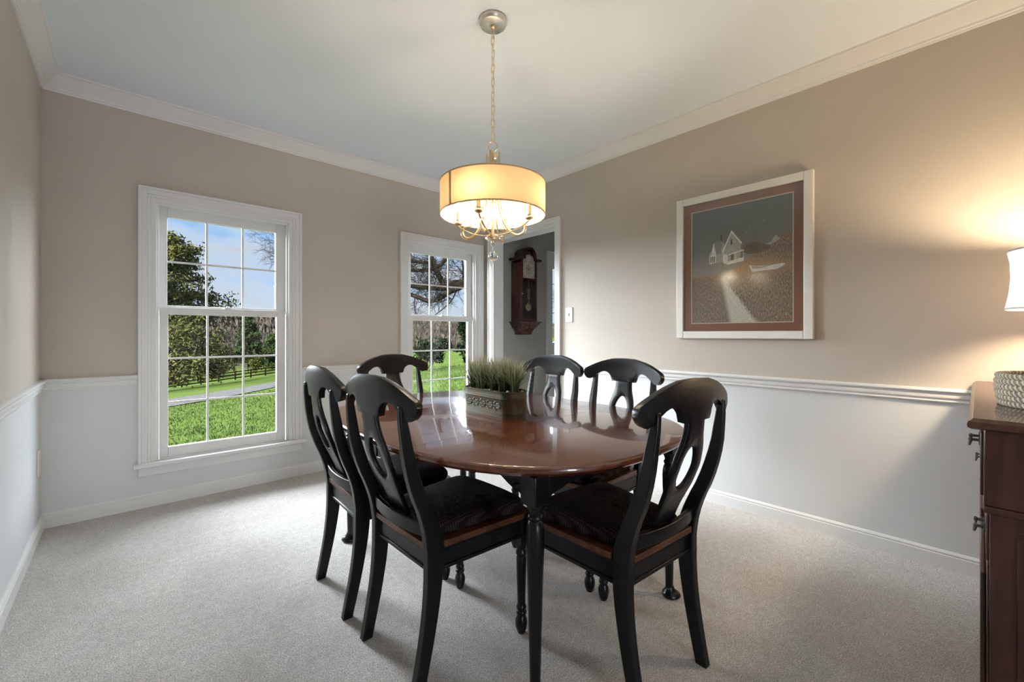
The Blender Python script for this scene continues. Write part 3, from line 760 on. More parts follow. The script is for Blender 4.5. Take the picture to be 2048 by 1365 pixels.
ringshell(SR+.0012, cz(SZ0-.0015), cz(SZ0+.004), .003).build('bottom_trim', M_shade_trim, sh)
sa = R(208-.0)
vs = []; fs = []
for k in range(4):
    a = R(182)+.018*(k-1.5)
    for rr in (SR+.0006, SR+.0016):
        for z in (SZ0, SZ1): vs.append((rr*math.cos(a), rr*math.sin(a), cz(z)))
for k in range(3):
    a = 4*k; b = 4*(k+1); fs += [(a+2, b+2, b+3, a+3), (a, a+1, b+1, b), (a, b, b+2, a+2), (a+1, a+3, b+3, b+1)]
fs += [(0, 2, 3, 1), (12, 13, 15, 14)]
MB().add(vs, fs).build('seam_trim', M_shade_trim, sh)
# spider frame holding the shade
mb = MB()
for k in range(3): a = R(75+120*k); mb.tube([(.006*math.cos(a), .006*math.sin(a), cz(1.795)), (SR*math.cos(a), SR*math.sin(a), cz(1.800))], .0018, 6)
mb.build('shade_spider', M_gold, chn)
def spline(P, n=8):
    P = [Vector(p) for p in P]; out = []
    for i in range(len(P)-1):
        p0, p1, p2, p3 = P[max(i-1, 0)], P[i], P[i+1], P[min(i+2, len(P)-1)]
        for k in range(n):
            t = k/n; out.append(.5*((2*p1)+(p2-p0)*t+(2*p0-5*p1+4*p2-p3)*t*t+(3*p1-p0-3*p2+p3)*t**3))
    out.append(P[-1]); return out
bulb_prof = [(.006, 0), (.009, .004), (.0125, .014), (.0135, .022), (.0115, .033), (.007, .044), (.0025, .053), (.0005, .057)]
for k in range(4):
    a = R(30+90*k); RM = Matrix.Rotation(a, 4, 'Z')
    arm = MB().tube(spline([(.012, 0, cz(1.566)), (.05, 0, cz(1.567)), (.10, 0, cz(1.579)), (.145, 0, cz(1.600)), (.170, 0, cz(1.618)), (.176, 0, cz(1.630))]), .0042, 8, flat=(1.0, .8)).xform(RM).build('arm', M_gold, chn)
    sc_pts = spline([(.014, 0, cz(1.86)), (.022, 0, cz(1.78)), (.034, 0, cz(1.70)), (.052, 0, cz(1.635)), (.080, 0, cz(1.585)), (.114, 0, cz(1.560)), (.145, 0, cz(1.566)), (.158, 0, cz(1.590)), (.142, 0, cz(1.613)), (.105, 0, cz(1.616))], 8)
    m = len(sc_pts); rad = [.0075*(1 if i < m*.8 else 1-.8*(i-m*.8)/(m*.2)) for i in range(m)]
    MB().tube(sc_pts, rad, 8, flat=(.35, 1.0)).xform(RM).build('scroll_band', M_gold, chn)
    P = Matrix.Translation((.176*math.cos(a), .176*math.sin(a), cz(1.630)))
    MB().lathe([(.006, -.006), (.014, -.002), (.0185, .002), (.0185, .0055), (.010, .0065)], n=20).xform(P).build('cup_holder', M_gold, arm)
    MB().lathe([(.010, .006), (.024, .007), (.026, .010), (.026, .015), (.024, .018), (.010, .018)], n=14).xform(P).build('crystal_bobeche', M_clear, arm, angle=15)
    MB().lathe([(.0105, .018), (.0105, .062)], n=18).xform(P).build('candle_sleeve', mat('gold_candle_sleeve', (.80, .66, .40), .35, metal=.6, var=.05, vscale=30), arm)
    MB().lathe([(r_, z+.062) for r_, z in bulb_prof], n=14).xform(P).build('bulb', M_bulb, arm)
MB().lathe([(.006, 1.538), (.010, 1.541), (.030, 1.543), (.031, 1.548), (.030, 1.561), (.024, 1.566), (.006, 1.568)], n=32).xform(Matrix.Translation((0, 0, -ZC))).build('bottom_hub', M_gold, chn)
MB().lathe([(.031, 1.545), (.037, 1.547), (.038, 1.552), (.037, 1.558), (.031, 1.560)], n=16, cap=False).xform(Matrix.Translation((0, 0, -ZC))).build('crystal_disc', M_clear, chn, angle=15)
MB().lathe([(.004, 1.516), (.009, 1.518), (.009, 1.524), (.006, 1.527), (.008, 1.532), (.008, 1.540)], n=20).xform(Matrix.Translation((0, 0, -ZC))).build('finial_cap', M_nickel, chn)
MB().tube([(0, 0, cz(1.516)), (0, 0, cz(1.492))], .0012, 6).build('finial_hook', M_nickel, chn)
MB().lathe([(max(.0005, .0245*math.sin(PI*k/16)), 1.467-.0245*math.cos(PI*k/16)) for k in range(17)], n=28).xform(Matrix.Translation((0, 0, -ZC))).build('crystal_ball', M_crystal, chn, angle=180)

# ------------------------------------------------------------------ framed picture
FY0, FY1, FZ0, FZ1 = .617, 1.408, 1.072, 2.018
fcy, fcz = (FY0+FY1)/2, (FZ0+FZ1)/2; hw, hh = (FY1-FY0)/2, (FZ1-FZ0)/2
pic = empty('framed_picture', (XR, fcy, fcz)); tag(pic, 'white framed seaside house print with brown mat on the right wall', 'picture')
M_frame = mat('white_frame_paint', (.90, .88, .83), .4, var=.02, vscale=10)
fw = .047
# local: u to viewer's right = -y, depth -x
mb = MB(); d0, d1 = -.034, -.002
mb.box(d0, d1, hw-fw, hw, -hh, hh); mb.box(d0, d1, -hw, -hw+fw, -hh, hh); mb.box(d0, d1, -hw+fw, hw-fw, hh-fw, hh); mb.box(d0, d1, -hw+fw, hw-fw, -hh, -hh+fw)
mb.build('frame', M_frame, pic, bevel=.004)
mw = .050
iw, ih = hw-fw, hh-fw
mb = MB(); mb.box(-.016, -.012, iw-mw, iw+.002, -ih, ih); mb.box(-.016, -.012, -iw-.002, -iw+mw, -ih, ih); mb.box(-.016, -.012, -iw+mw, iw-mw, ih-mw, ih+.002); mb.box(-.016, -.012, -iw+mw, iw-mw, -ih-.002, -ih+mw)
mb.build('mat_board', mat('rust_brown_mat', (.27, .095, .050), .8, var=.05, vscale=80), pic)
pw, ph = iw-mw, ih-mw; bw = .006
mb = MB(); mb.box(-.0165, -.0125, pw-bw, pw, -ph, ph); mb.box(-.0165, -.0125, -pw, -pw+bw, -ph, ph); mb.box(-.0165, -.0125, -pw+bw, pw-bw, ph-bw, ph); mb.box(-.0165, -.0125, -pw+bw, pw-bw, -ph, -ph+bw)
mb.build('inner_mat', mat('cream_inner_mat', (.70, .60, .47), .8, var=.02, vscale=50), pic)
def make_print():
    m = mat('dune_print', (.2, .15, .12), .6, spec=.2)
    N, L = nodes_of(m); b = N['Principled BSDF']
    def math_(op, a, c=None):
        n = N.new('ShaderNodeMath'); n.operation = op
        for i, v in enumerate((a, c)):
            if v is None: continue
            if isinstance(v, (int, float)): n.inputs[i].default_value = v
            else: L.new(v, n.inputs[i])
        return n.outputs[0]
    t = N.new('ShaderNodeTexCoord'); s_ = N.new('ShaderNodeSeparateXYZ'); L.new(t.outputs['Object'], s_.inputs[0])
    u = math_('MULTIPLY', s_.outputs[1], -1/pw); v = math_('MULTIPLY', s_.outputs[2], 1/ph)      # -1..1
    mp_ = N.new('ShaderNodeMapping'); mp_.inputs['Scale'].default_value = (1, 90, 28); mp_.inputs['Rotation'].default_value = (.5, 0, 0); L.new(t.outputs['Object'], mp_.inputs[0])
    ng = N.new('ShaderNodeTexNoise'); ng.inputs['Scale'].default_value = 2.2; ng.inputs['Detail'].default_value = 5; L.new(mp_.outputs[0], ng.inputs['Vector'])
    nb = N.new('ShaderNodeTexNoise'); nb.inputs['Scale'].default_value = 9; nb.inputs['Detail'].default_value = 4; L.new(t.outputs['Object'], nb.inputs['Vector'])
    def ramp(fac, *els):
        r = N.new('ShaderNodeValToRGB'); L.new(fac, r.inputs[0]); cr_ = r.color_ramp
        cr_.elements[0].position = els[0][0]; cr_.elements[0].color = (*els[0][1], 1); cr_.elements[1].position = els[-1][0]; cr_.elements[1].color = (*els[-1][1], 1)
        for p, c_ in els[1:-1]: e_ = cr_.elements.new(p); e_.color = (*c_, 1)
        return r.outputs[0]
    def mix(f, a, c_):
        x = N.new('ShaderNodeMixRGB'); L.new(f, x.inputs[0]) if not isinstance(f, float) else setattr(x.inputs[0], 'default_value', f)
        L.new(a, x.inputs[1]); L.new(c_, x.inputs[2]); return x.outputs[0]
    v01 = math_('MULTIPLY_ADD', v, .5); v01.node.inputs[2].default_value = .5
    sky = ramp(v01, (.40, (.42, .38, .33)), (.62, (.21, .22, .21)), (.95, (.135, .155, .155)))
    grass = ramp(ng.outputs[0], (.30, (.10, .066, .050)), (.52, (.29, .20, .15)), (.70, (.52, .39, .31)))
    glow = ramp(ng.outputs[0], (.30, (.50, .30, .14)), (.70, (.75, .48, .24)))
    # horizon: rises to the right
    hz = math_('MULTIPLY_ADD', u, .10); hz.node.inputs[2].default_value = -.06
    hr = math_('POWER', math_('MAXIMUM', u, 0.0), .7); hz2 = math_('ADD', hz, math_('MULTIPLY', hr, .42))
    hz3 = math_('ADD', hz2, math_('MULTIPLY', math_('SUBTRACT', nb.outputs[0], .5), .22))
    fland = math_('MULTIPLY', math_('SUBTRACT', hz3, v), 18.0); fl = N.new('ShaderNodeClamp'); L.new(fland, fl.inputs[0])
    # warm middle band
    wv = math_('ABSOLUTE', math_('ADD', v, .10)); fw_ = N.new('ShaderNodeClamp'); L.new(math_('SUBTRACT', 1.0, math_('MULTIPLY', wv, 5.0)), fw_.inputs[0])
    col_ = mix(fl.outputs[0], sky, mix(math_('MULTIPLY', fw_.outputs[0], .55), grass, glow))
    # sandy path from lower centre curving up left
    pc = math_('MULTIPLY_ADD', math_('ADD', v, .22), -.55); pc.node.inputs[2].default_value = -.33
    pcw = math_('MULTIPLY_ADD', math_('ADD', v, .22), -.30); pcw.node.inputs[2].default_value = .06
    pd = math_('ABSOLUTE', math_('SUBTRACT', u, math_('ADD', pc, math_('MULTIPLY', math_('SUBTRACT', ng.outputs[0], .5), .16))))
    fp = N.new('ShaderNodeClamp'); L.new(math_('MULTIPLY', math_('SUBTRACT', pcw, pd), 12.0), fp.inputs[0])
    below = N.new('ShaderNodeClamp'); L.new(math_('MULTIPLY', math_('SUBTRACT', -.14, v), 9.0), below.inputs[0])
    sand = ramp(ng.outputs[0], (.3, (.62, .54, .46)), (.7, (.92, .85, .75)))
    col_ = mix(math_('MULTIPLY', fp.outputs[0], below.outputs[0]), col_, sand)
    # bushes by the horizon on the right
    L.new(col_, b.inputs['Base Color'])
    return m
pr = MB().box(-.0125, -.011, -pw+.001, pw-.001, -ph+.001, ph-.001).build('print', make_print(), pic, smooth=False)
# painted motifs of the print: flat ink shapes on the sheet
MW = mat('print_white_ink', (.92, .88, .82), .6, var=.1, vscale=60); MG = mat('print_grey_ink', (.48, .445, .41), .6, var=.12, vscale=60); MD = mat('print_dark_ink', (.045, .040, .035), .6, var=.2, vscale=60); MR = mat('print_brown_ink', (.13, .085, .05), .6, var=.25, vscale=50)
def u_(px): return (px-1379.3)/(1588.7-1379.3)
def motif(name, pts, m, lift):
    # pts in print fractions (0..1 right, 0..1 up)
    vs = [(-.01255-lift*.00012, pw-2*pw*a, -ph+2*ph*b) for a, b in pts]
    MB().add(vs, [tuple(range(len(vs)))]).build(name, m, pr, smooth=False)
H_ = lambda x, y: (x, y)
motif('painted_thicket', [(.53,.59),(.55,.63),(.60,.655),(.66,.66),(.72,.64),(.78,.62),(.80,.59),(.70,.565),(.60,.565)], MR, 1)
for k in range(15):
    a_ = R(28+8.8*k); l_ = .13+.035*((k*7) % 5)/5; w_ = .0035
    motif('painted_branch', [(.635-w_, .585), (.635+w_, .585), (.635+l_*math.cos(a_)*.95, .585+l_*math.sin(a_))], MR if k % 3 else MD, 2)
motif('painted_house_wing', [(.195,.515),(.195,.60),(.225,.635),(.245,.70),(.34,.70),(.40,.60),(.40,.53)], MG, 2)
motif('painted_house_roof', [(.245,.70),(.345,.705),(.32,.60),(.272,.595)], mat('print_slate_ink', (.27, .275, .265), .6, var=.1, vscale=60), 3)
motif('painted_house_gable', [(.225,.60),(.245,.70),(.272,.60),(.268,.53),(.205,.52),(.205,.585)], MW, 3)
motif('painted_chimney', [(.318,.705),(.318,.755),(.336,.757),(.336,.705)], MD, 3)
motif('painted_house_front', [(.345,.60),(.43,.765),(.525,.665),(.515,.54),(.36,.53)], MG, 4)
motif('painted_bargeboard', [(.335,.615),(.43,.785),(.535,.668),(.528,.655),(.43,.762),(.345,.60)], MW, 5)
motif('painted_porch_roof', [(.345,.605),(.50,.625),(.555,.605),(.40,.58)], MG, 6)
motif('painted_porch_fascia', [(.40,.585),(.556,.61),(.556,.60),(.40,.575)], MW, 7)
motif('painted_porch_wall', [(.345,.60),(.345,.515),(.385,.50),(.392,.575)], MW, 6)
motif('painted_porch_railing', [(.385,.495),(.385,.525),(.552,.545),(.552,.515)], MW, 7)
motif('painted_porch_post', [(.385,.50),(.385,.58),(.392,.58),(.392,.50)], MW, 8)
motif('painted_porch_post', [(.470,.50),(.470,.59),(.476,.59),(.476,.50)], MW, 8)
motif('painted_porch_post', [(.546,.51),(.546,.60),(.552,.60),(.552,.51)], MW, 8)
motif('painted_window', [(.422,.66),(.422,.705),(.438,.707),(.438,.662)], MD, 6)
motif('painted_door', [(.425,.525),(.425,.58),(.452,.583),(.452,.528)], MR, 7)
for k in range(3): motif('painted_window', [(.212+.018*k,.53),(.212+.018*k,.58),(.222+.018*k,.583),(.222+.018*k,.532)], MD, 5)
motif('painted_cottage', [(.745,.625),(.80,.64),(.845,.69),(.885,.655),(.845,.635),(.80,.62)], MG, 3)
motif('painted_boat', [(.60,.475),(.66,.462),(.78,.455),(.90,.462),(.93,.458),(.90,.435),(.85,.42),(.70,.418),(.63,.415)], MW, 3)
motif('painted_boat_inside', [(.62,.466),(.70,.455),(.80,.452),(.72,.438),(.64,.438)], MG, 4)
for a, b in ((.60,.775),(.57,.745),(.64,.80),(.69,.80),(.73,.82)): motif('painted_gull', [(a,b),(a+.008,b+.003),(a+.016,b+.001),(a+.008,b)], MW, 3)
MB().box(-.0215, -.0195, -iw, iw, -ih, ih).build('glass', make_glass('picture_glass', .15, .085), pic, smooth=False)

# ------------------------------------------------------------------ wall clock in the hall
ck = empty('wall_clock', (3.36, YB, 1.10)); tag(ck, 'tall reddish wooden pendulum wall clock on the grey hall wall', 'clock')
CW, CD = .130, .165; CYF = -CD
def K(z): return z-1.10
mb = MB(); mb.box(-CW, CW, CYF+.02, 0, K(1.24), K(1.92)); body = mb.build('case', M_clock, ck, bevel=.003)
arch = []
def arch_pts(hw_, zb, zc, rise, n=14): return [(-hw_, zb)] + [(-hw_, zc)] + [(hw_*-.62, zc)] + [(-.62*hw_*math.cos(PI*k/n), zc+rise*math.sin(PI*k/n)) for k in range(n+1)] + [(hw_*.62, zc), (hw_, zc), (hw_, zb)]
def xz_prism(pts, y0, y1, nm, m, parent=ck, bevel=.003):
    k_ = MB().prism(pts, y0, y1); k_.v = [(x, z, y) for x, y, z in k_.v]; return k_.build(nm, m, parent, bevel=bevel)
xz_prism(arch_pts(CW, K(1.90), K(1.925), .10), CYF+.02, -.005, 'arched_top', M_clock)
ap = arch_pts(CW+.030, K(1.925), K(1.945), .105)
inner = [(-.62*CW*math.cos(PI*k/14)*.9, K(1.925)+.085*math.sin(PI*k/14)) for k in range(15)]
# cornice following the arch
cp = [(-CW-.035, 0, K(1.935)), (-CW*.62-.012, 0, K(1.94))] + [(-.66*CW*math.cos(PI*k/16), 0, K(1.945)+.115*math.sin(PI*k/16)) for k in range(17)] + [(CW*.62+.012, 0, K(1.94)), (CW+.035, 0, K(1.935))]
mb = MB(); vs = []; fs = []
for x, _, z in cp: vs += [(x, CYF-.030, z-.004), (x, CYF-.030, z+.012), (x, CYF-.018, z+.020), (x, -.002, z+.020), (x, -.002, z-.008), (x, CYF+.016, z-.012)]
for j in range(len(cp)-1):
    for k in range(6): k2 = (k+1) % 6; fs.append((6*j+k, 6*j+k2, 6*j+6+k2, 6*j+6+k))
fs += [tuple(range(6)), tuple(6*len(cp)-6+k for k in range(6))]
mb.add(vs, fs).build('cornice', M_clock, ck, bevel=.002)
# glazed door
mb = MB(); y0, y1 = CYF+.002, CYF+.022; dz0, dz1 = K(1.25), K(1.93); st = .028
mb.box(-CW+.006, -CW+.006+st, y0, y1, dz0, dz1); mb.box(CW-.006-st, CW-.006, y0, y1, dz0, dz1); mb.box(-CW+.034, CW-.034, y0, y1, dz0, dz0+.030); mb.box(-CW+.034, CW-.034, y0, y1, K(1.700), K(1.728))
door = mb.build('door', M_clock, ck, bevel=.002)
n = 14; hw_ = CW-.034
outer = [(-CW+.006, K(1.93))] + [(-.62*CW*math.cos(PI*k/n), K(1.935)+.098*math.sin(PI*k/n)) for k in range(n+1)] + [(CW-.006, K(1.93))]
innr = [(-hw_, K(1.93))] + [(-hw_*math.cos(PI*k/n), K(1.93)+.070*math.sin(PI*k/n)) for k in range(n+1)] + [(hw_, K(1.93))]
vs = []; fs = []
for (ax, az), (bx, bz) in zip(outer, innr): vs += [(ax, y0, az), (bx, y0, bz), (bx, y1, bz), (ax, y1, az)]
for j in range(len(outer)-1):
    for k in range(4): k2 = (k+1) % 4; fs.append((4*j+k, 4*j+k2, 4*j+4+k2, 4*j+4+k))
MB().add(vs, fs).build('door_arch', M_clock, door)
MB().lathe([(.001, 0), (.006, .003), (.005, .008), (.002, .010)], n=12).xform(Matrix.Translation((-CW+.020, y0, K(1.55))) @ Matrix.Rotation(PI/2, 4, 'X')).build('knob', M_plastic, door)
# dial
M_dial = mat('silvered_dial', (.56, .54, .46), .38, metal=.35, var=.05, vscale=40); M_ring = mat('cream_chapter_ring', (.74, .72, .64), .5, var=.02, vscale=40); M_ink = mat('black_dial_ink', (.02, .02, .02), .5, var=.1, vscale=50)
dl = xz_prism([(-hw_, K(1.725)), (hw_, K(1.725)), (hw_, K(1.93))] + [(hw_*math.cos(PI*k/n), K(1.93)+.068*math.sin(PI*k/n)) for k in range(1, n)] + [(-hw_, K(1.93))], CYF+.0135, CYF+.0185, 'dial', M_dial, bevel=0)
zc_ = K(1.825); yd = CYF+.0128
def disc(r, z, nm, m, y, parent, cx=0, r0=0, n=40):
    vs = []; fs = []
    for rr in (r0, r):
        for k in range(n): a = 2*PI*k/n; vs.append((cx+rr*math.cos(a), y, z+rr*math.sin(a)))
    fs = [(k, (k+1) % n, n+(k+1) % n, n+k) for k in range(n)]
    return MB().add(vs, fs).build(nm, m, parent, smooth=False, solid=.0008)
disc(.088, zc_, 'chapter_ring', M_ring, yd, dl, r0=.056); disc(.034, K(1.955), 'moon_disc', M_ring, yd, dl, r0=.004)
mb = MB()
for k in range(12):
    a = k*PI/6
    for dx in ((-.004, .004) if k % 3 else (-.006, 0, .006)):
        ca, sa_ = math.cos(a), math.sin(a); p = [(.062, dx-.0011), (.082, dx-.0011), (.082, dx+.0011), (.062, dx+.0011)]
        mb.add([(r_*sa_+t*ca, yd-.0012, zc_+r_*ca-t*sa_) for r_, t in p], [(0, 1, 2, 3)])
mb.build('numerals', M_ink, dl, smooth=False)
for L_, w_, a in ((.048, .0028, R(-62)), (.070, .0022, R(-12))):
    ca, sa_ = math.cos(a), math.sin(a); p = [(-.010, -w_), (L_*.8, -w_), (L_, 0), (L_*.8, w_), (-.010, w_)]
    MB().add([(r_*sa_+t*ca, yd-.003, zc_+r_*ca-t*sa_) for r_, t in p], [tuple(range(5))]).build('hand', M_ink, dl, smooth=False, solid=.0008)
MB().box(-CW+.010, CW-.010, CYF+.150, CYF+.155, K(1.26), K(1.72)).build('back_panel', mat('dark_clock_interior', (.05, .045, .04), .6, var=.1, vscale=20), ck)
# the case front is hollow behind the lower pane: dark lining then pendulum
pend = MB(); pend.box(-.004, .004, CYF+.012, CYF+.0135, K(1.44), K(1.70))
for dx in (-.018, -.009, .009, .018): pend.box(dx-.0016, dx+.0016, CYF+.012, CYF+.0135, K(1.50), K(1.60))
pend.box(-.026, .026, CYF+.0115, CYF+.0140, K(1.595), K(1.607)); pend.box(-.022, .022, CYF+.0115, CYF+.0140, K(1.495), K(1.505))
pdl = pend.build('pendulum', M_brass, ck)
MB().lathe([(.042, 0), (.042, .002), (.038, .005), (.012, .007), (.001, .0075)], n=32).xform(Matrix.Translation((0, CYF+.0165, K(1.405))) @ Matrix.Rotation(PI/2, 4, 'X')).build('bob', M_brass, pdl)
MB().box(-hw_, hw_, CYF+.0175, CYF+.0195, K(1.28), K(1.70)).build('inner_panel', mat('black_clock_lining', (.035, .033, .032), .5, var=.1, vscale=20), ck)
MB().box(-hw_, hw_, CYF+.004, CYF+.006, K(1.28), K(1.70)).build('glass_pane', M_glass, door, smooth=False)
# base mouldings
mb = MB()
for z0_, z1_, e0, e1 in [(1.225, 1.243, .030, .034), (1.205, 1.225, .012, .020), (1.165, 1.205, -.012, .006), (1.135, 1.165, -.045, -.025), (1.112, 1.135, -.052, -.045), (1.095, 1.112, -.058, -.052)]:
    a, b = CW+e0, CW+e1; da, db = CD+e0*.8, CD+e1*.8
    mb.add([(-a, -da, K(z0_)), (a, -da, K(z0_)), (a, -.002, K(z0_)), (-a, -.002, K(z0_)), (-b, -db, K(z1_)), (b, -db, K(z1_)), (b, -.002, K(z1_)), (-b, -.002, K(z1_))], [(0,3,2,1),(4,5,6,7),(0,1,5,4),(1,2,6,5),(2,3,7,6),(3,0,4,7)])
mb.build('base_moulding', M_clock, ck, bevel=.002)

# ------------------------------------------------------------------ sideboard
BX0, BX1, BZ = 1.585, 2.832, .890
sb = empty('sideboard', ((BX0+BX1)/2, -.23, 0)); tag(sb, 'dark mahogany sideboard with moulded top at the right edge', 'sideboard')
T = Matrix.Translation((-(BX0+BX1)/2, .23, 0))
YBK = YR+.012
mb = MB()
tp = [(0, BZ), (.010, BZ-.001), (.012, BZ-.004), (.018, BZ-.009), (.0205, BZ-.017), (.019, BZ-.024), (.012, BZ-.028), (-.02, BZ-.028)]
n = len(tp); vs = []; fs = []
for e_, z in tp: vs += [(BX0-e_, e_, z), (BX1+.004, e_, z), (BX1+.004, YBK, z), (BX0-e_, YBK, z)]
for j in range(n-1):
    for k in range(4): k2 = (k+1) % 4; fs.append((4*j+k, 4*j+k2, 4*j+4+k2, 4*j+4+k))
fs += [(0, 1, 2, 3), (4*n-1, 4*n-2, 4*n-3, 4*n-4)]
mb.add(vs, fs).xform(T).build('top', M_buffet_top, sb, angle=25)
yf = -.008; bx0 = BX0+.012
mb = MB(); mb.box(bx0, BX1-.01, YBK, yf, .668, BZ-.028); mb.box(bx0-.001, BX1-.01, YBK, yf+.001, .650, .668); mb.xform(T).build('upper_case', M_buffet, sb, bevel=.004)
yl = -.018; lx0 = BX0+.022
mb = MB(); mb.box(lx0, BX1-.02, YBK, yl, .10, .650); mb.box(lx0-.004, lx0+.001, YBK, yl, .10, .16); mb.box(lx0-.005, lx0+.001, YBK+.03, -.062, .20, .61); mb.xform(T).build('lower_case', M_buffet, sb, bevel=.003)
mb = MB(); mb.box(lx0-.012, BX1-.01, YBK, yl+.012, .02, .10); mb.xform(T).build('plinth', M_buffet, sb, bevel=.004)
def pull(x, y, z, parent, w=.05):
    m = MB()
    for dx in (-w/2, w/2):
        m.lathe([(.009, 0), (.009, .002), (.004, .003), (.004, .014), (.0065, .017), (.006, .021), (.001, .023)], n=12); k_ = 7*12; m.v[-k_:] = [(x+dx+p[0], y+p[2], z+p[1]) for p in m.v[-k_:]]
    m.tube(spline([(x-w/2, y+.016, z), (x-w*.35, y+.020, z-.016), (x, y+.021, z-.021), (x+w*.35, y+.020, z-.016), (x+w/2, y+.016, z)], 6), .0028, 8)
    m.box(x-w*.62, x+w*.62, y, y+.002, z-.012, z+.012)
    return m.xform(T).build('pull', M_iron, parent, bevel=0)
ncol = 2; cw = (BX1-.02-bx0)/ncol
for k in range(ncol):
    a, b = bx0+k*cw+.012, bx0+(k+1)*cw-.008
    m = MB(); m.box(a, b, yf-.002, yf+.006, .690, BZ-.040); d_ = m.xform(T).build('drawer', M_buffet, sb, bevel=.003)
    pull((a+b)/2-.08, yf+.006, .800, d_, .07)
    m = MB(); m.box(a+.008, b-.002, yl-.002, yl+.006, .525, .640); d_ = m.xform(T).build('drawer', M_buffet, sb, bevel=.003)
    pull(a+.10 if k == 0 else b-.15, yl+.006, .590, d_, .06)
    m = MB(); m.box(a+.008, b-.002, yl-.002, yl+.005, .12, .515); m.box(a+.04, b-.04, yl+.005, yl+.016, .16, .480); d_ = m.xform(T).build('door', M_buffet, sb, bevel=.004)

# ------------------------------------------------------------------ basket on the sideboard
BC = (1.955, -.195)
bk = empty('coil_basket', (BC[0], BC[1], BZ)); tag(bk, 'round white and tan coiled rope basket on the sideboard', 'basket')
def make_rope():
    m = mat('white_wrapped_coil', (.78, .76, .70), .8, spec=.2)
    N, L = nodes_of(m); b = N['Principled BSDF']; t = N.new('ShaderNodeTexCoord'); s_ = N.new('ShaderNodeSeparateXYZ'); L.new(t.outputs['Object'], s_.inputs[0])
    at = N.new('ShaderNodeMath'); at.operation = 'ARCTAN2'; L.new(s_.outputs[1], at.inputs[0]); L.new(s_.outputs[0], at.inputs[1])
    mu = N.new('ShaderNodeMath'); mu.operation = 'MULTIPLY'; L.new(at.outputs[0], mu.inputs[0]); mu.inputs[1].default_value = 74
    ad = N.new('ShaderNodeMath'); ad.operation = 'MULTIPLY_ADD'; L.new(s_.outputs[2], ad.inputs[0]); ad.inputs[1].default_value = 260; L.new(mu.outputs[0], ad.inputs[2])
    sn = N.new('ShaderNodeMath'); sn.operation = 'SINE'; L.new(ad.outputs[0], sn.inputs[0])
    r = N.new('ShaderNodeValToRGB'); L.new(sn.outputs[0], r.inputs[0]); r.color_ramp.elements[0].position = .08; r.color_ramp.elements[0].color = (.48, .40, .27, 1); r.color_ramp.elements[1].position = .28; r.color_ramp.elements[1].color = (.90, .88, .84, 1)
    L.new(r.outputs[0], b.inputs['Base Color'])
    bp = N.new('ShaderNodeBump'); bp.inputs['Strength'].default_value = .7; bp.inputs['Distance'].default_value = .004; L.new(sn.outputs[0], bp.inputs['Height']); L.new(bp.outputs[0], b.inputs['Normal'])
    return m
M_rope = make_rope()
for k in range(6):
    rr = .150+.006*math.sin(PI*(k+.5)/6)+.004*(k/5); MB().tube([(rr*math.cos(2*PI*i/72), rr*math.sin(2*PI*i/72), .0085+.0158*k) for i in range(72)], .0088, 10, closed=True).build('coil', M_rope, bk, angle=180)
MB().lathe([(.150, 0), (.150, .008)], n=48).build('bottom', M_rope, bk)

# ------------------------------------------------------------------ table lamp on the sideboard
LPX, LPY = 2.52, -.245
lp = empty('table_lamp', (LPX, LPY, BZ)); tag(lp, 'lit table lamp with white shade standing on the sideboard', 'lamp')
MB().lathe([(.075, 0), (.078, .006), (.075, .016), (.050, .024), (.022, .034), (.016, .05), (.030, .075), (.044, .11), (.048, .15), (.040, .19), (.022, .225), (.013, .245), (.013, .27)], n=32).build('base', mat('dark_bronze', (.10, .07, .05), .35, metal=.9, var=.1, vscale=30), lp)
MB().lathe([(.006, .27), (.006, .40)], n=12).build('socket', M_brass, lp)
n = 64; vs = []
LS = [(.178, .305), (.168, .36), (.163, .42), (.164, .48), (.172, .527)]
for r_, z in LS: vs += [(r_*math.cos(2*PI*k/n), r_*math.sin(2*PI*k/n), z) for k in range(n)]
fs = [(j*n+k, j*n+(k+1) % n, (j+1)*n+(k+1) % n, (j+1)*n+k) for j in range(len(LS)-1) for k in range(n)]
ls = MB().add(vs, fs).build('shade', M_lampshade, lp)
ringshell(.1795, .303, .311, .003).build('shade_trim', M_plastic, ls); ringshell(.1735, .521, .529, .003).build('shade_trim', M_plastic, ls)
mb = MB()
for k in range(3): a = R(30+120*k); mb.tube([(0, 0, .515), (.171*math.cos(a), .171*math.sin(a), .522)], .0016, 6)
mb.lathe([(.004, .40), (.004, .515)], n=8); mb.build('harp', M_brass, lp)
MB().lathe([(.012, .385), (.016, .395), (.040, .425), (.047, .450), (.040, .475), (.018, .490)], n=20).build('bulb', M_bulb2, lp)

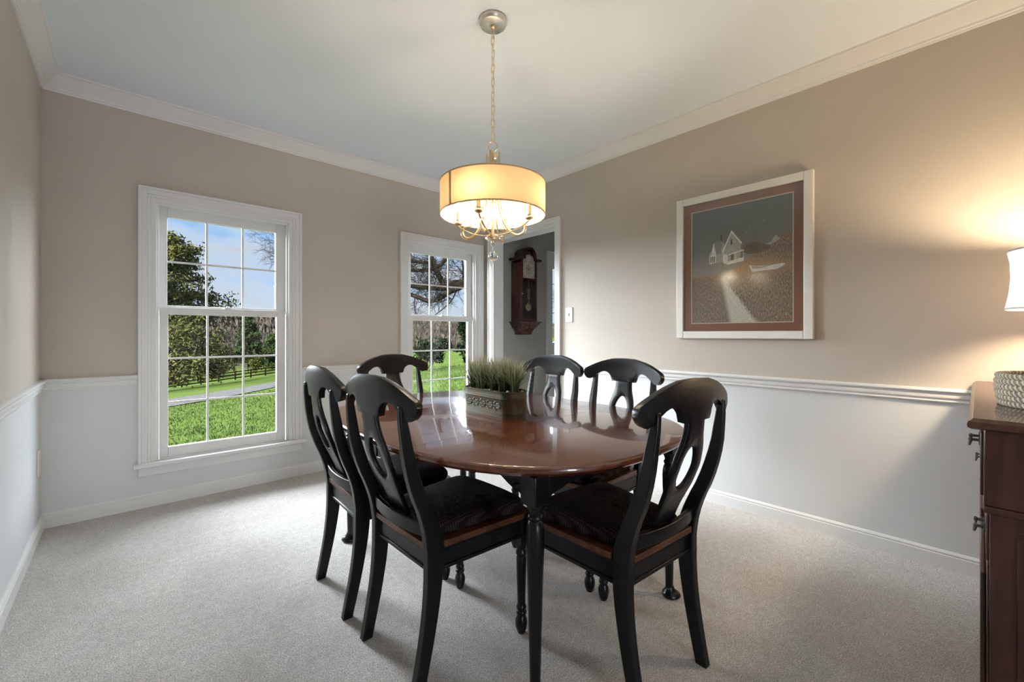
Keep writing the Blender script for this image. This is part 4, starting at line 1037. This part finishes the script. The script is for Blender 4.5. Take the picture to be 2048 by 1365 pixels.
# ------------------------------------------------------------------ grounds outside
def ss(a, b, t): t = min(1, max(0, (t-a)/(b-a))); return t*t*(3-2*t)
def ground(x, y):
    D = y-3.6
    near = -.5-.09*max(D-2, 0)+.085*x*(1-ss(60, 220, abs(x)))
    if D > 75: near = -.5-.09*73+.085*x*(1-ss(60, 220, abs(x)))
    far = -7+26*ss(90, 520, D)+3.0*math.sin(x*.012+1)*ss(100, 300, D)
    t = ss(70, 140, D)
    return near*(1-t)+far*t
def make_lawn():
    m = mat('lawn_ground', (0.0135, 0.0297, 0.0054), .95, spec=0.0)
    N, L = nodes_of(m); b = N['Principled BSDF']; t = N.new('ShaderNodeTexCoord')
    n1 = N.new('ShaderNodeTexNoise'); n1.inputs['Scale'].default_value = 6.0; n1.inputs['Detail'].default_value = 8; n1.inputs['Roughness'].default_value = .7
    n2 = N.new('ShaderNodeTexNoise'); n2.inputs['Scale'].default_value = .22; n2.inputs['Detail'].default_value = 4
    n3 = N.new('ShaderNodeTexNoise'); n3.inputs['Scale'].default_value = .5; n3.inputs['Detail'].default_value = 9; n3.inputs['Roughness'].default_value = .7
    for n in (n1, n2, n3): L.new(t.outputs['Object'], n.inputs['Vector'])
    def ramp(f, a, c, p0=.35, p1=.65):
        r = N.new('ShaderNodeValToRGB'); L.new(f, r.inputs[0]); r.color_ramp.elements[0].position = p0; r.color_ramp.elements[0].color = (*a, 1); r.color_ramp.elements[1].position = p1; r.color_ramp.elements[1].color = (*c, 1); return r.outputs[0]
    g1 = ramp(n1.outputs[0], (0.0190, 0.0310, 0.0080), (0.0400, 0.0590, 0.0170)); g2 = ramp(n2.outputs[0], (.85, .85, .85), (1.2, 1.15, 1.0))
    x = N.new('ShaderNodeMixRGB'); x.blend_type = 'MULTIPLY'; x.inputs[0].default_value = 1; L.new(g1, x.inputs[1]); L.new(g2, x.inputs[2])
    far = ramp(n3.outputs[0], (0.0108, 0.0162, 0.0076), (0.0365, 0.0284, 0.0203), .38, .62)
    s_ = N.new('ShaderNodeSeparateXYZ'); L.new(t.outputs['Object'], s_.inputs[0])
    mr = N.new('ShaderNodeMapRange'); mr.inputs[1].default_value = 88; mr.inputs[2].default_value = 125; L.new(s_.outputs[1], mr.inputs[0])
    y = N.new('ShaderNodeMixRGB'); L.new(mr.outputs[0], y.inputs[0]); L.new(x.outputs[0], y.inputs[1]); L.new(far, y.inputs[2])
    L.new(y.outputs[0], b.inputs['Base Color'])
    return m
M_lawn = make_lawn()
ys = [YB+WT+.01, 5, 6, 8, 10, 13, 16, 20, 24, 28, 33, 38, 44, 50, 57, 64, 71, 78, 86, 95, 105, 118, 135, 155, 180, 215, 260, 320, 400, 520]
xs = list(range(-300, -60, 30)) + list(range(-60, -20, 8)) + list(range(-20, 40, 3)) + list(range(40, 90, 8)) + list(range(90, 520, 30))
vs = [(x, y, ground(x, y)) for y in ys for x in xs]; nx = len(xs)
fs = [(j*nx+i, j*nx+i+1, (j+1)*nx+i+1, (j+1)*nx+i) for j in range(len(ys)-1) for i in range(nx-1)]
struct(MB().add(vs, fs).build('ground_lawn', M_lawn, angle=180), 'sunlit green lawn sloping away outside the windows', 'lawn')
# individual grass blades on the nearer lawn
def lawn_blades():
    V = []; F = []; r_ = np.random.default_rng(3); cnt = 0
    for (px0, px1, d0, d1, num) in [(-.10, .42, 6.0, 24, 26000), (.42, .95, 6.0, 22, 15000)]:
        k = px0+(px1-px0)*r_.random(num); d = d0+(d1-d0)*r_.random(num)**1.6
        for kk, yy in zip(k, d):
            x = kk*yy; h = r_.uniform(.035, .075); w = r_.uniform(.004, .008)*(1+yy*.05); a = r_.uniform(0, PI); z = ground(x, yy)-.004
            dx, dy = math.cos(a)*w, math.sin(a)*w; lx, ly = r_.normal(0, .025), r_.normal(0, .025); o_ = len(V)
            V += [(x-dx, yy-dy, z), (x+dx, yy+dy, z), (x+lx, yy+ly, z+h)]; F.append((o_, o_+1, o_+2))
    m = mat('grass_blade', (.042, .068, .020), .6, spec=0.0, var=.5, vscale=1.4, detail=6)
    me = bpy.data.meshes.new('lawn_grass'); me.from_pydata(V, [], F); me.materials.append(m); o_ = bpy.data.objects.new('lawn_grass', me); COL.objects.link(o_)
    return tag(o_, 'short bright green grass growing on the lawn outside', 'grass', kind='stuff')
lawn_blades()
# gravel driveway
near_ = [(-14, 24.2), (-6, 22.2), (.7, 22.0), (2.4, 22.6), (3.3, 23.2), (4.3, 23.8), (5.3, 24.8), (6.3, 26.0), (9, 29.5), (14, 36), (22, 44)]
far_ = [(-14, 33.0), (-6, 32.0), (1.1, 31.2), (3.4, 31.6), (4.6, 32.4), (6.1, 33.4), (7.4, 34.3), (8.6, 35.2), (11.5, 38), (16, 42.5), (24, 49)]
vs = []; fs = []; nn = 5
for (a, b) in zip(near_, far_):
    for k in range(nn): t = k/(nn-1); x = a[0]+(b[0]-a[0])*t; y = a[1]+(b[1]-a[1])*t; vs.append((x, y, ground(x, y)+.035))
for j in range(len(near_)-1):
    for k in range(nn-1): fs.append((j*nn+k, (j+1)*nn+k, (j+1)*nn+k+1, j*nn+k+1))
struct(MB().add(vs, fs).build('ground_driveway', mat('grey_gravel', (0.0311, 0.0311, 0.0338), .95, spec=0.0, col2=(0.0567, 0.0554, 0.0554), vscale=5, detail=8), angle=180), 'grey gravel driveway crossing the lawn', 'driveway')
# post and rail fence
M_fence = mat('dark_fence_timber', (0.0122, 0.0081, 0.0054), .8, spec=0.0, var=.3, vscale=6)
p1 = Vector((5.5, 70.7)); p6 = Vector((16.1, 74.6)); st = (p6-p1)/5
fen = empty('rail_fence', (p1.x, p1.y, ground(p1.x, p1.y))); tag(fen, 'dark brown post-and-rail fence along the far side of the driveway', 'fence')
ORG = Vector((p1.x, p1.y, ground(p1.x, p1.y)))
prev = None
for k in range(-6, 26):
    p = p1+st*k; z = ground(p.x, p.y); P_ = Vector((p.x, p.y, z))
    MB().box(-.085, .085, -.085, .085, -.4, 1.30).build('post', M_fence, fen, bevel=.01).location = P_-ORG
    if prev is not None:
        for h in (.28, .72, 1.15):
            a = prev-ORG; b = P_-ORG; d = (b-a).normalized(); nrm = Vector((-d.y, d.x, 0)).normalized()*.03; u = Vector((0, 0, .075))
            a = a+Vector((0, 0, h)); b = b+Vector((0, 0, h))
            v_ = [a-nrm-u, a+nrm-u, a+nrm+u, a-nrm+u, b-nrm-u, b+nrm-u, b+nrm+u, b-nrm+u]
            MB().add(v_, [(0,1,2,3),(7,6,5,4),(0,4,5,1),(1,5,6,2),(2,6,7,3),(3,7,4,0)]).build('rail', M_fence, fen, smooth=False)
    prev = P_
# trees
def branch_rec(mb, p, d, L, r, depth, rs, spread=.55, up=.12, sides=5, tips=None, shrink=.72):
    n = 4; pts = [p.copy()]; rad = [r]; q = p.copy(); dd = d.copy()
    for k in range(n):
        dd = (dd+Vector((rs.normal(0, .13), rs.normal(0, .13), rs.normal(0, .10)+up*.25))).normalized(); q = q+dd*L/n; pts.append(q.copy()); rad.append(r*(1-.42*(k+1)/n))
    mb.tube(pts, rad, max(3, sides))
    if tips is not None and depth <= 1: tips += [(pts[2].copy(), dd.copy()), (pts[-1].copy(), dd.copy())]
    if depth == 0: return
    kids = 3 if depth > 2 else 5
    for k in range(kids):
        t = (.35+.65*(k+rs.random())/kids); i = min(n-1, int(t*n)); f = t*n-i; b = pts[i].lerp(pts[i+1], f)
        ax = Vector((rs.normal(), rs.normal(), rs.normal())).cross(dd).normalized()
        nd = (Matrix.Rotation(spread*rs.uniform(.7, 1.3), 3, ax) @ dd).normalized()
        branch_rec(mb, b, nd, L*shrink*rs.uniform(.75, 1.1), max(.004, rad[i]*.58), depth-1, rs, spread, up, sides-1, tips, shrink)
def bare_tree(name, loc, h, r, seed, label, mtl, depth=5, lean=(0, 0), group=None, upv=.12):
    rs = np.random.default_rng(seed); mb = MB(); branch_rec(mb, Vector((0, 0, -.2)), Vector((lean[0], lean[1], 1)).normalized(), h*.42, r, depth, rs, .60, upv, 7)
    o_ = empty(name, loc); tag(o_, label, 'tree', group); mb.build('trunk_and_branches', mtl, o_, angle=180); return o_
def leaf_cloud(pts, dirs, num, size, seed, droop=.0, spread=.5):
    r_ = np.random.default_rng(seed); V = []; F = []
    for k in range(num):
        i = r_.integers(len(pts)); c = np.array(pts[i])+r_.normal(0, spread, 3); a = r_.normal(0, 1, 3); a /= np.linalg.norm(a)+1e-9; b = np.cross(a, r_.normal(0, 1, 3)); b /= np.linalg.norm(b)+1e-9; s_ = size*r_.uniform(.6, 1.4)
        a[2] -= droop; o_ = len(V); V += [tuple(c-a*s_), tuple(c+b*s_*.38), tuple(c+a*s_), tuple(c-b*s_*.38)]; F.append((o_, o_+1, o_+2, o_+3))
    return MB().add(V, F)
M_ever = mat('olive_evergreen_needles', (.026, .034, .013), .7, spec=0.0, col2=(.080, .080, .030), vscale=.55, detail=6)
M_dark = mat('dark_evergreen_leaves', (0.0027, 0.0065, 0.0032), .6, spec=0.0, col2=(0.0081, 0.0162, 0.0059), vscale=2.5, detail=5)
M_spring = mat('yellow_green_spring_leaves', (0.0351, 0.0432, 0.0081), .7, spec=0.0, col2=(0.0540, 0.0567, 0.0135), vscale=1.0)
M_pine = mat('mid_green_pine', (.018, .036, .014), .7, spec=0.0, col2=(.036, .054, .022), vscale=.6)
def evergreen(name, loc, H_, Rw, seed, label, mtl, nleaf=9000, size=.30, low=.10, group=None, ex=.75, sp=.055):
    rs = np.random.default_rng(seed); o_ = empty(name, loc); tag(o_, label, 'tree', group)
    mb = MB(); mb.tube([(0, 0, -.3), (.1, 0, H_*.4), (0, .1, H_*.97)], [Rw*.075, Rw*.05, .03], 8); pts = []
    nb = 80
    for k in range(nb):
        t = low+(1-low)*(k/nb); L_ = Rw*(1-t)**ex*rs.uniform(.65, 1.15)+.3; a = rs.uniform(0, 2*PI); z0 = H_*t
        pp = []
        for j in range(6):
            s_ = j/5; pp.append(Vector((math.cos(a)*L_*s_, math.sin(a)*L_*s_, z0+L_*(.22*s_-.10*s_*s_)+rs.normal(0, .05))))
            if j > 0:
                for q in range(3): pts.append((pp[-1].x+rs.normal(0, .12*L_*.6), pp[-1].y+rs.normal(0, .12*L_*.6), pp[-1].z+rs.normal(0, .06*L_)))
        mb.tube(pp, [Rw*.018*(1-.85*j/5) for j in range(6)], 4)
    mb.build('trunk_and_branches', M_bark, o_, angle=180)
    lf = leaf_cloud(pts, None, nleaf, size, seed+1, .15, Rw*sp).build('foliage', mtl, o_, smooth=False); lf['kind'] = 'stuff'
    return o_
def at_px(k, y): x = k*y; return (x, y, ground(x, y))
evergreen('evergreen_tree', at_px(.0395, 57), 16.2, 9.0, 11, 'tall olive-green evergreen tree seen through the left window', M_ever, 30000, .21, .07, None, .45, .036)
# bare tree by the right edge of the left window
o_ = bare_tree('bare_tree', (4.45, 15.4, ground(4.45, 15.4)), 9.0, .13, 21, 'leafless tree whose twigs reach into the left window from its right', M_bark, 6, (-.30, .10))
# small bare shrub low at the right of the left window
o_ = empty('bare_shrub', (5.3, 18.6, ground(5.3, 18.6))); tag(o_, 'low leafless twiggy shrub beside the driveway', 'shrub')
mb = MB(); rs = np.random.default_rng(5)
for k in range(5): branch_rec(mb, Vector((0, 0, 0)), Vector((rs.normal(0, .7), rs.normal(0, .7), .6)).normalized(), .7, .022, 4, rs, .6, .05, 5)
mb.build('branches', mat('brown_twig', (0.0230, 0.0149, 0.0122), .9, spec=0.0, var=.3, vscale=9), o_, angle=180)
# big limbed tree outside the second window
TX, TY = 7.25, 9.35; tz = ground(TX, TY)
big = empty('spreading_tree', (TX, TY, tz)); tag(big, 'large leafless tree with thick spreading limbs outside the second window', 'tree')
OB = Vector((TX, TY, tz))
mb = MB(); mb.tube([Vector(p)-OB for p in [(TX, TY, tz-.3), (TX-.02, TY, 1.0), (TX-.05, TY+.02, 2.2), (TX-.1, TY, 3.4), (TX, TY+.1, 5.0), (TX+.2, TY, 7.0)]], [.30, .24, .21, .17, .12, .05], 12)
mb.build('trunk', M_bark, big, angle=180)
limbs = [([(7.2, 9.3, 2.55), (6.80, 9.0, 2.50), (6.52, 8.94, 2.42), (6.41, 9.04, 2.32), (6.19, 9.24, 2.19), (6.04, 9.38, 2.05), (5.83, 9.57, 1.96), (5.68, 9.7, 2.02), (5.47, 9.9, 2.12), (5.1, 10.2, 2.2)], .085, .05),
    ([(7.2, 9.3, 2.5), (6.85, 9.1, 2.46), (6.48, 8.98, 2.43), (6.19, 9.24, 2.39), (6.14, 9.28, 2.31), (5.89, 9.51, 2.31), (5.68, 9.7, 2.33), (5.45, 9.91, 2.36), (5.0, 10.3, 2.5)], .11, .055),
    ([(6.13, 9.29, 2.28), (6.06, 9.36, 2.45), (5.95, 9.45, 2.76), (5.89, 9.51, 2.93), (5.85, 9.55, 3.16), (5.8, 9.6, 3.9)], .08, .055),
    ([(6.5, 8.9, 3.7), (6.15, 9.27, 3.1), (6.04, 9.38, 2.9), (5.89, 9.51, 2.81), (5.68, 9.7, 2.75), (5.45, 9.91, 2.76), (5.1, 10.2, 2.8)], .06, .04),
    ([(5.89, 9.51, 2.86), (5.76, 9.63, 2.96), (5.47, 9.9, 2.99), (5.1, 10.2, 3.1)], .045, .03),
    ([(6.47, 8.99, 2.45), (6.47, 8.99, 2.85), (6.44, 9.01, 3.07), (6.4, 9.0, 3.6)], .028, .018),
    ([(6.35, 9.09, 2.28), (6.23, 9.21, 1.94), (5.95, 9.45, 1.62), (5.8, 9.6, 1.5)], .020, .008),
    ([(5.55, 9.82, 2.05), (5.53, 9.84, 1.88), (5.57, 9.8, 1.62), (5.55, 9.8, 1.5)], .018, .008)]
rs = np.random.default_rng(77)
for pts, r0, r1 in limbs:
    sp = spline([Vector(p)-OB for p in pts], 5); m_ = len(sp); lm = MB().tube(sp, [r0+(r1-r0)*i/(m_-1) for i in range(m_)], 9).build('limb', M_bark, big, angle=180)
    tw = MB()
    for i in range(4, m_, 3 if r0 > .03 else 5):
        for q in range(2):
            d = Vector((rs.normal(-.2, .6), rs.normal(.15, .6), rs.normal(.1, .8))).normalized(); branch_rec(tw, sp[i], d, rs.uniform(.30, .62), .0075, 2, rs, .6, .05, 4, None, .8)
    tw.build('twigs', M_bark, lm, angle=180)
# dark evergreen shrubs and a pine behind the lawn in the second window
def shrub(name, loc, H_, Rw, seed, label, mtl, nleaf=2600, size=.09):
    rs = np.random.default_rng(seed); o_ = empty(name, loc); tag(o_, label, 'shrub'); mb = MB(); tips = []
    for k in range(4): branch_rec(mb, Vector((0, 0, 0)), Vector((rs.normal(0, .3), rs.normal(0, .3), 1)).normalized(), H_*.42, .03, 3, rs, .5, .1, 5, tips)
    mb.build('stems', M_bark, o_, angle=180)
    pts = [tuple(t[0]) for t in tips]+[(rs.normal(0, Rw*.45), rs.normal(0, Rw*.45), rs.uniform(.15, .95)*H_) for _ in range(70)]
    lf = leaf_cloud(pts, None, nleaf, size, seed, 0, Rw*.16).build('foliage', mtl, o_, smooth=False); lf['kind'] = 'stuff'; return o_
shrub('dark_shrub', (10.95, 18.3, ground(10.95, 18.3)), 1.75, .62, 31, 'round dark evergreen shrub at the lawn edge, second window', M_dark)
evergreen('dark_evergreen', (12.35, 16.2, ground(12.35, 16.2)), 3.0, .82, 33, 'pointed dark evergreen at the right of the second window', M_dark, 6000, .10, .04)
# woodland beyond
ZONES = {'w1': ('bare grey-brown tree in the treeline behind the fence, left window', 'bare trees behind the fence'),
         'w2': ('bare grey-brown tree in the treeline beyond the lawn, second window', 'bare trees beyond the lawn in the second window'),
         'hall': ('bare grey-brown tree seen far off through the hall sidelight', 'bare trees seen through the sidelight')}
protos = []
for k in range(4):
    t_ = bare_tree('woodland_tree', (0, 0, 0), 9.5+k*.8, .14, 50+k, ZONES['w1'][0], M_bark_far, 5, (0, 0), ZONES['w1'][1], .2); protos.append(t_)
rs = np.random.default_rng(91); first = [True]*4; cnt = 0; planted = []
def plant(k, y0, y1, s_, zone):
    global cnt
    best = None
    for _ in range(40):
        y = rs.uniform(y0, y1); kk = k+rs.normal(0, .005); x = kk*y
        d = min([math.hypot(x-a, y-b)-2.0*(s_+c) for a, b, c in planted] or [99])
        if best is None or d > best[0]: best = (d, x, y)
    d, x, y = best
    if d < -.9: return
    planted.append((x, y, s_)); i = cnt % 4; cnt += 1
    t_ = protos[i] if first[i] else copy_tree(protos[i]); first[i] = False
    t_.location = (x, y, ground(x, y)); t_.rotation_euler = (0, 0, rs.uniform(0, 6.28)); t_.scale = (s_*.55, s_*.55, s_)
    tag(t_, *[ZONES[zone][0], 'tree', ZONES[zone][1]])
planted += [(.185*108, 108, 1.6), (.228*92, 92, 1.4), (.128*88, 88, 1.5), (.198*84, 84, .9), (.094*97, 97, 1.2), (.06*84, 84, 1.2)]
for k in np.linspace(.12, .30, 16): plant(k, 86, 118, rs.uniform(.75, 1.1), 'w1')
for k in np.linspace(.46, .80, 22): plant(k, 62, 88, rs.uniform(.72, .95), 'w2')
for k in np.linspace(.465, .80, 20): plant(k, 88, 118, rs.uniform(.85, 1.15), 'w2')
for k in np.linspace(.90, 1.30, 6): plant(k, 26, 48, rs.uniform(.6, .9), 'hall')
# brushy woodland covering the far hillside: nobody could count its stems
def hillside():
    V = []; F = []; r_ = np.random.default_rng(17)
    for k0, k1, num in ((.02, .34, 9000), (.42, .86, 9000)):
        for _ in range(num):
            y = 128+320*r_.random()**1.5; x = (k0+(k1-k0)*r_.random())*y; z = ground(x, y); h = r_.uniform(2.0, 5.5); w = r_.uniform(.25, .9); a = r_.uniform(0, PI); dx, dy = math.cos(a)*w, math.sin(a)*w; o_ = len(V)
            lx = r_.normal(0, .5); V += [(x-dx*.2, y-dy*.2, z-.3), (x+dx*.2, y+dy*.2, z-.3), (x+dx+lx, y+dy, z+h*.7), (x+lx, y, z+h), (x-dx+lx, y-dy, z+h*.65)]; F.append((o_, o_+1, o_+2, o_+3, o_+4))
    me = bpy.data.meshes.new('hillside_woodland'); me.from_pydata(V, [], F)
    me.materials.append(mat('hillside_brush', (.030, .027, .024), .9, spec=0.0, col2=(.062, .055, .049), vscale=.35, detail=8))
    o_ = bpy.data.objects.new('hillside_woodland', me); COL.objects.link(o_); return tag(o_, 'hazy brown brushy woodland covering the far hillside', 'woodland', kind='stuff')
hillside()
evergreen('pine_tree', at_px(.185, 108), 11, 3.4, 61, 'round-topped green pine beyond the fence, left window', M_pine, 4500, .36, .25)
evergreen('cedar_tree', at_px(.228, 92), 6.5, 2.6, 62, 'small dark cedar behind the fence at the right of left window', M_pine, 3500, .26, .05)
evergreen('cedar_tree', at_px(.128, 88), 5.5, 2.8, 64, 'bushy cedar just behind the fence beside the tall evergreen', M_ever, 3500, .28, .03)
shrub('spring_shrub', at_px(.198, 84), 3.2, 1.0, 71, 'yellow-green shrub in spring leaf behind the fence', M_spring, 1800, .20)
shrub('spring_shrub', at_px(.094, 97), 3.0, 2.2, 72, 'wide yellow-green undergrowth behind the fence near the tall evergreen', M_spring, 2200, .22)
shrub('spring_shrub', at_px(.060, 84), 2.4, 2.4, 73, 'yellow-green undergrowth behind the fence under the tall evergreen', M_spring, 2200, .22)
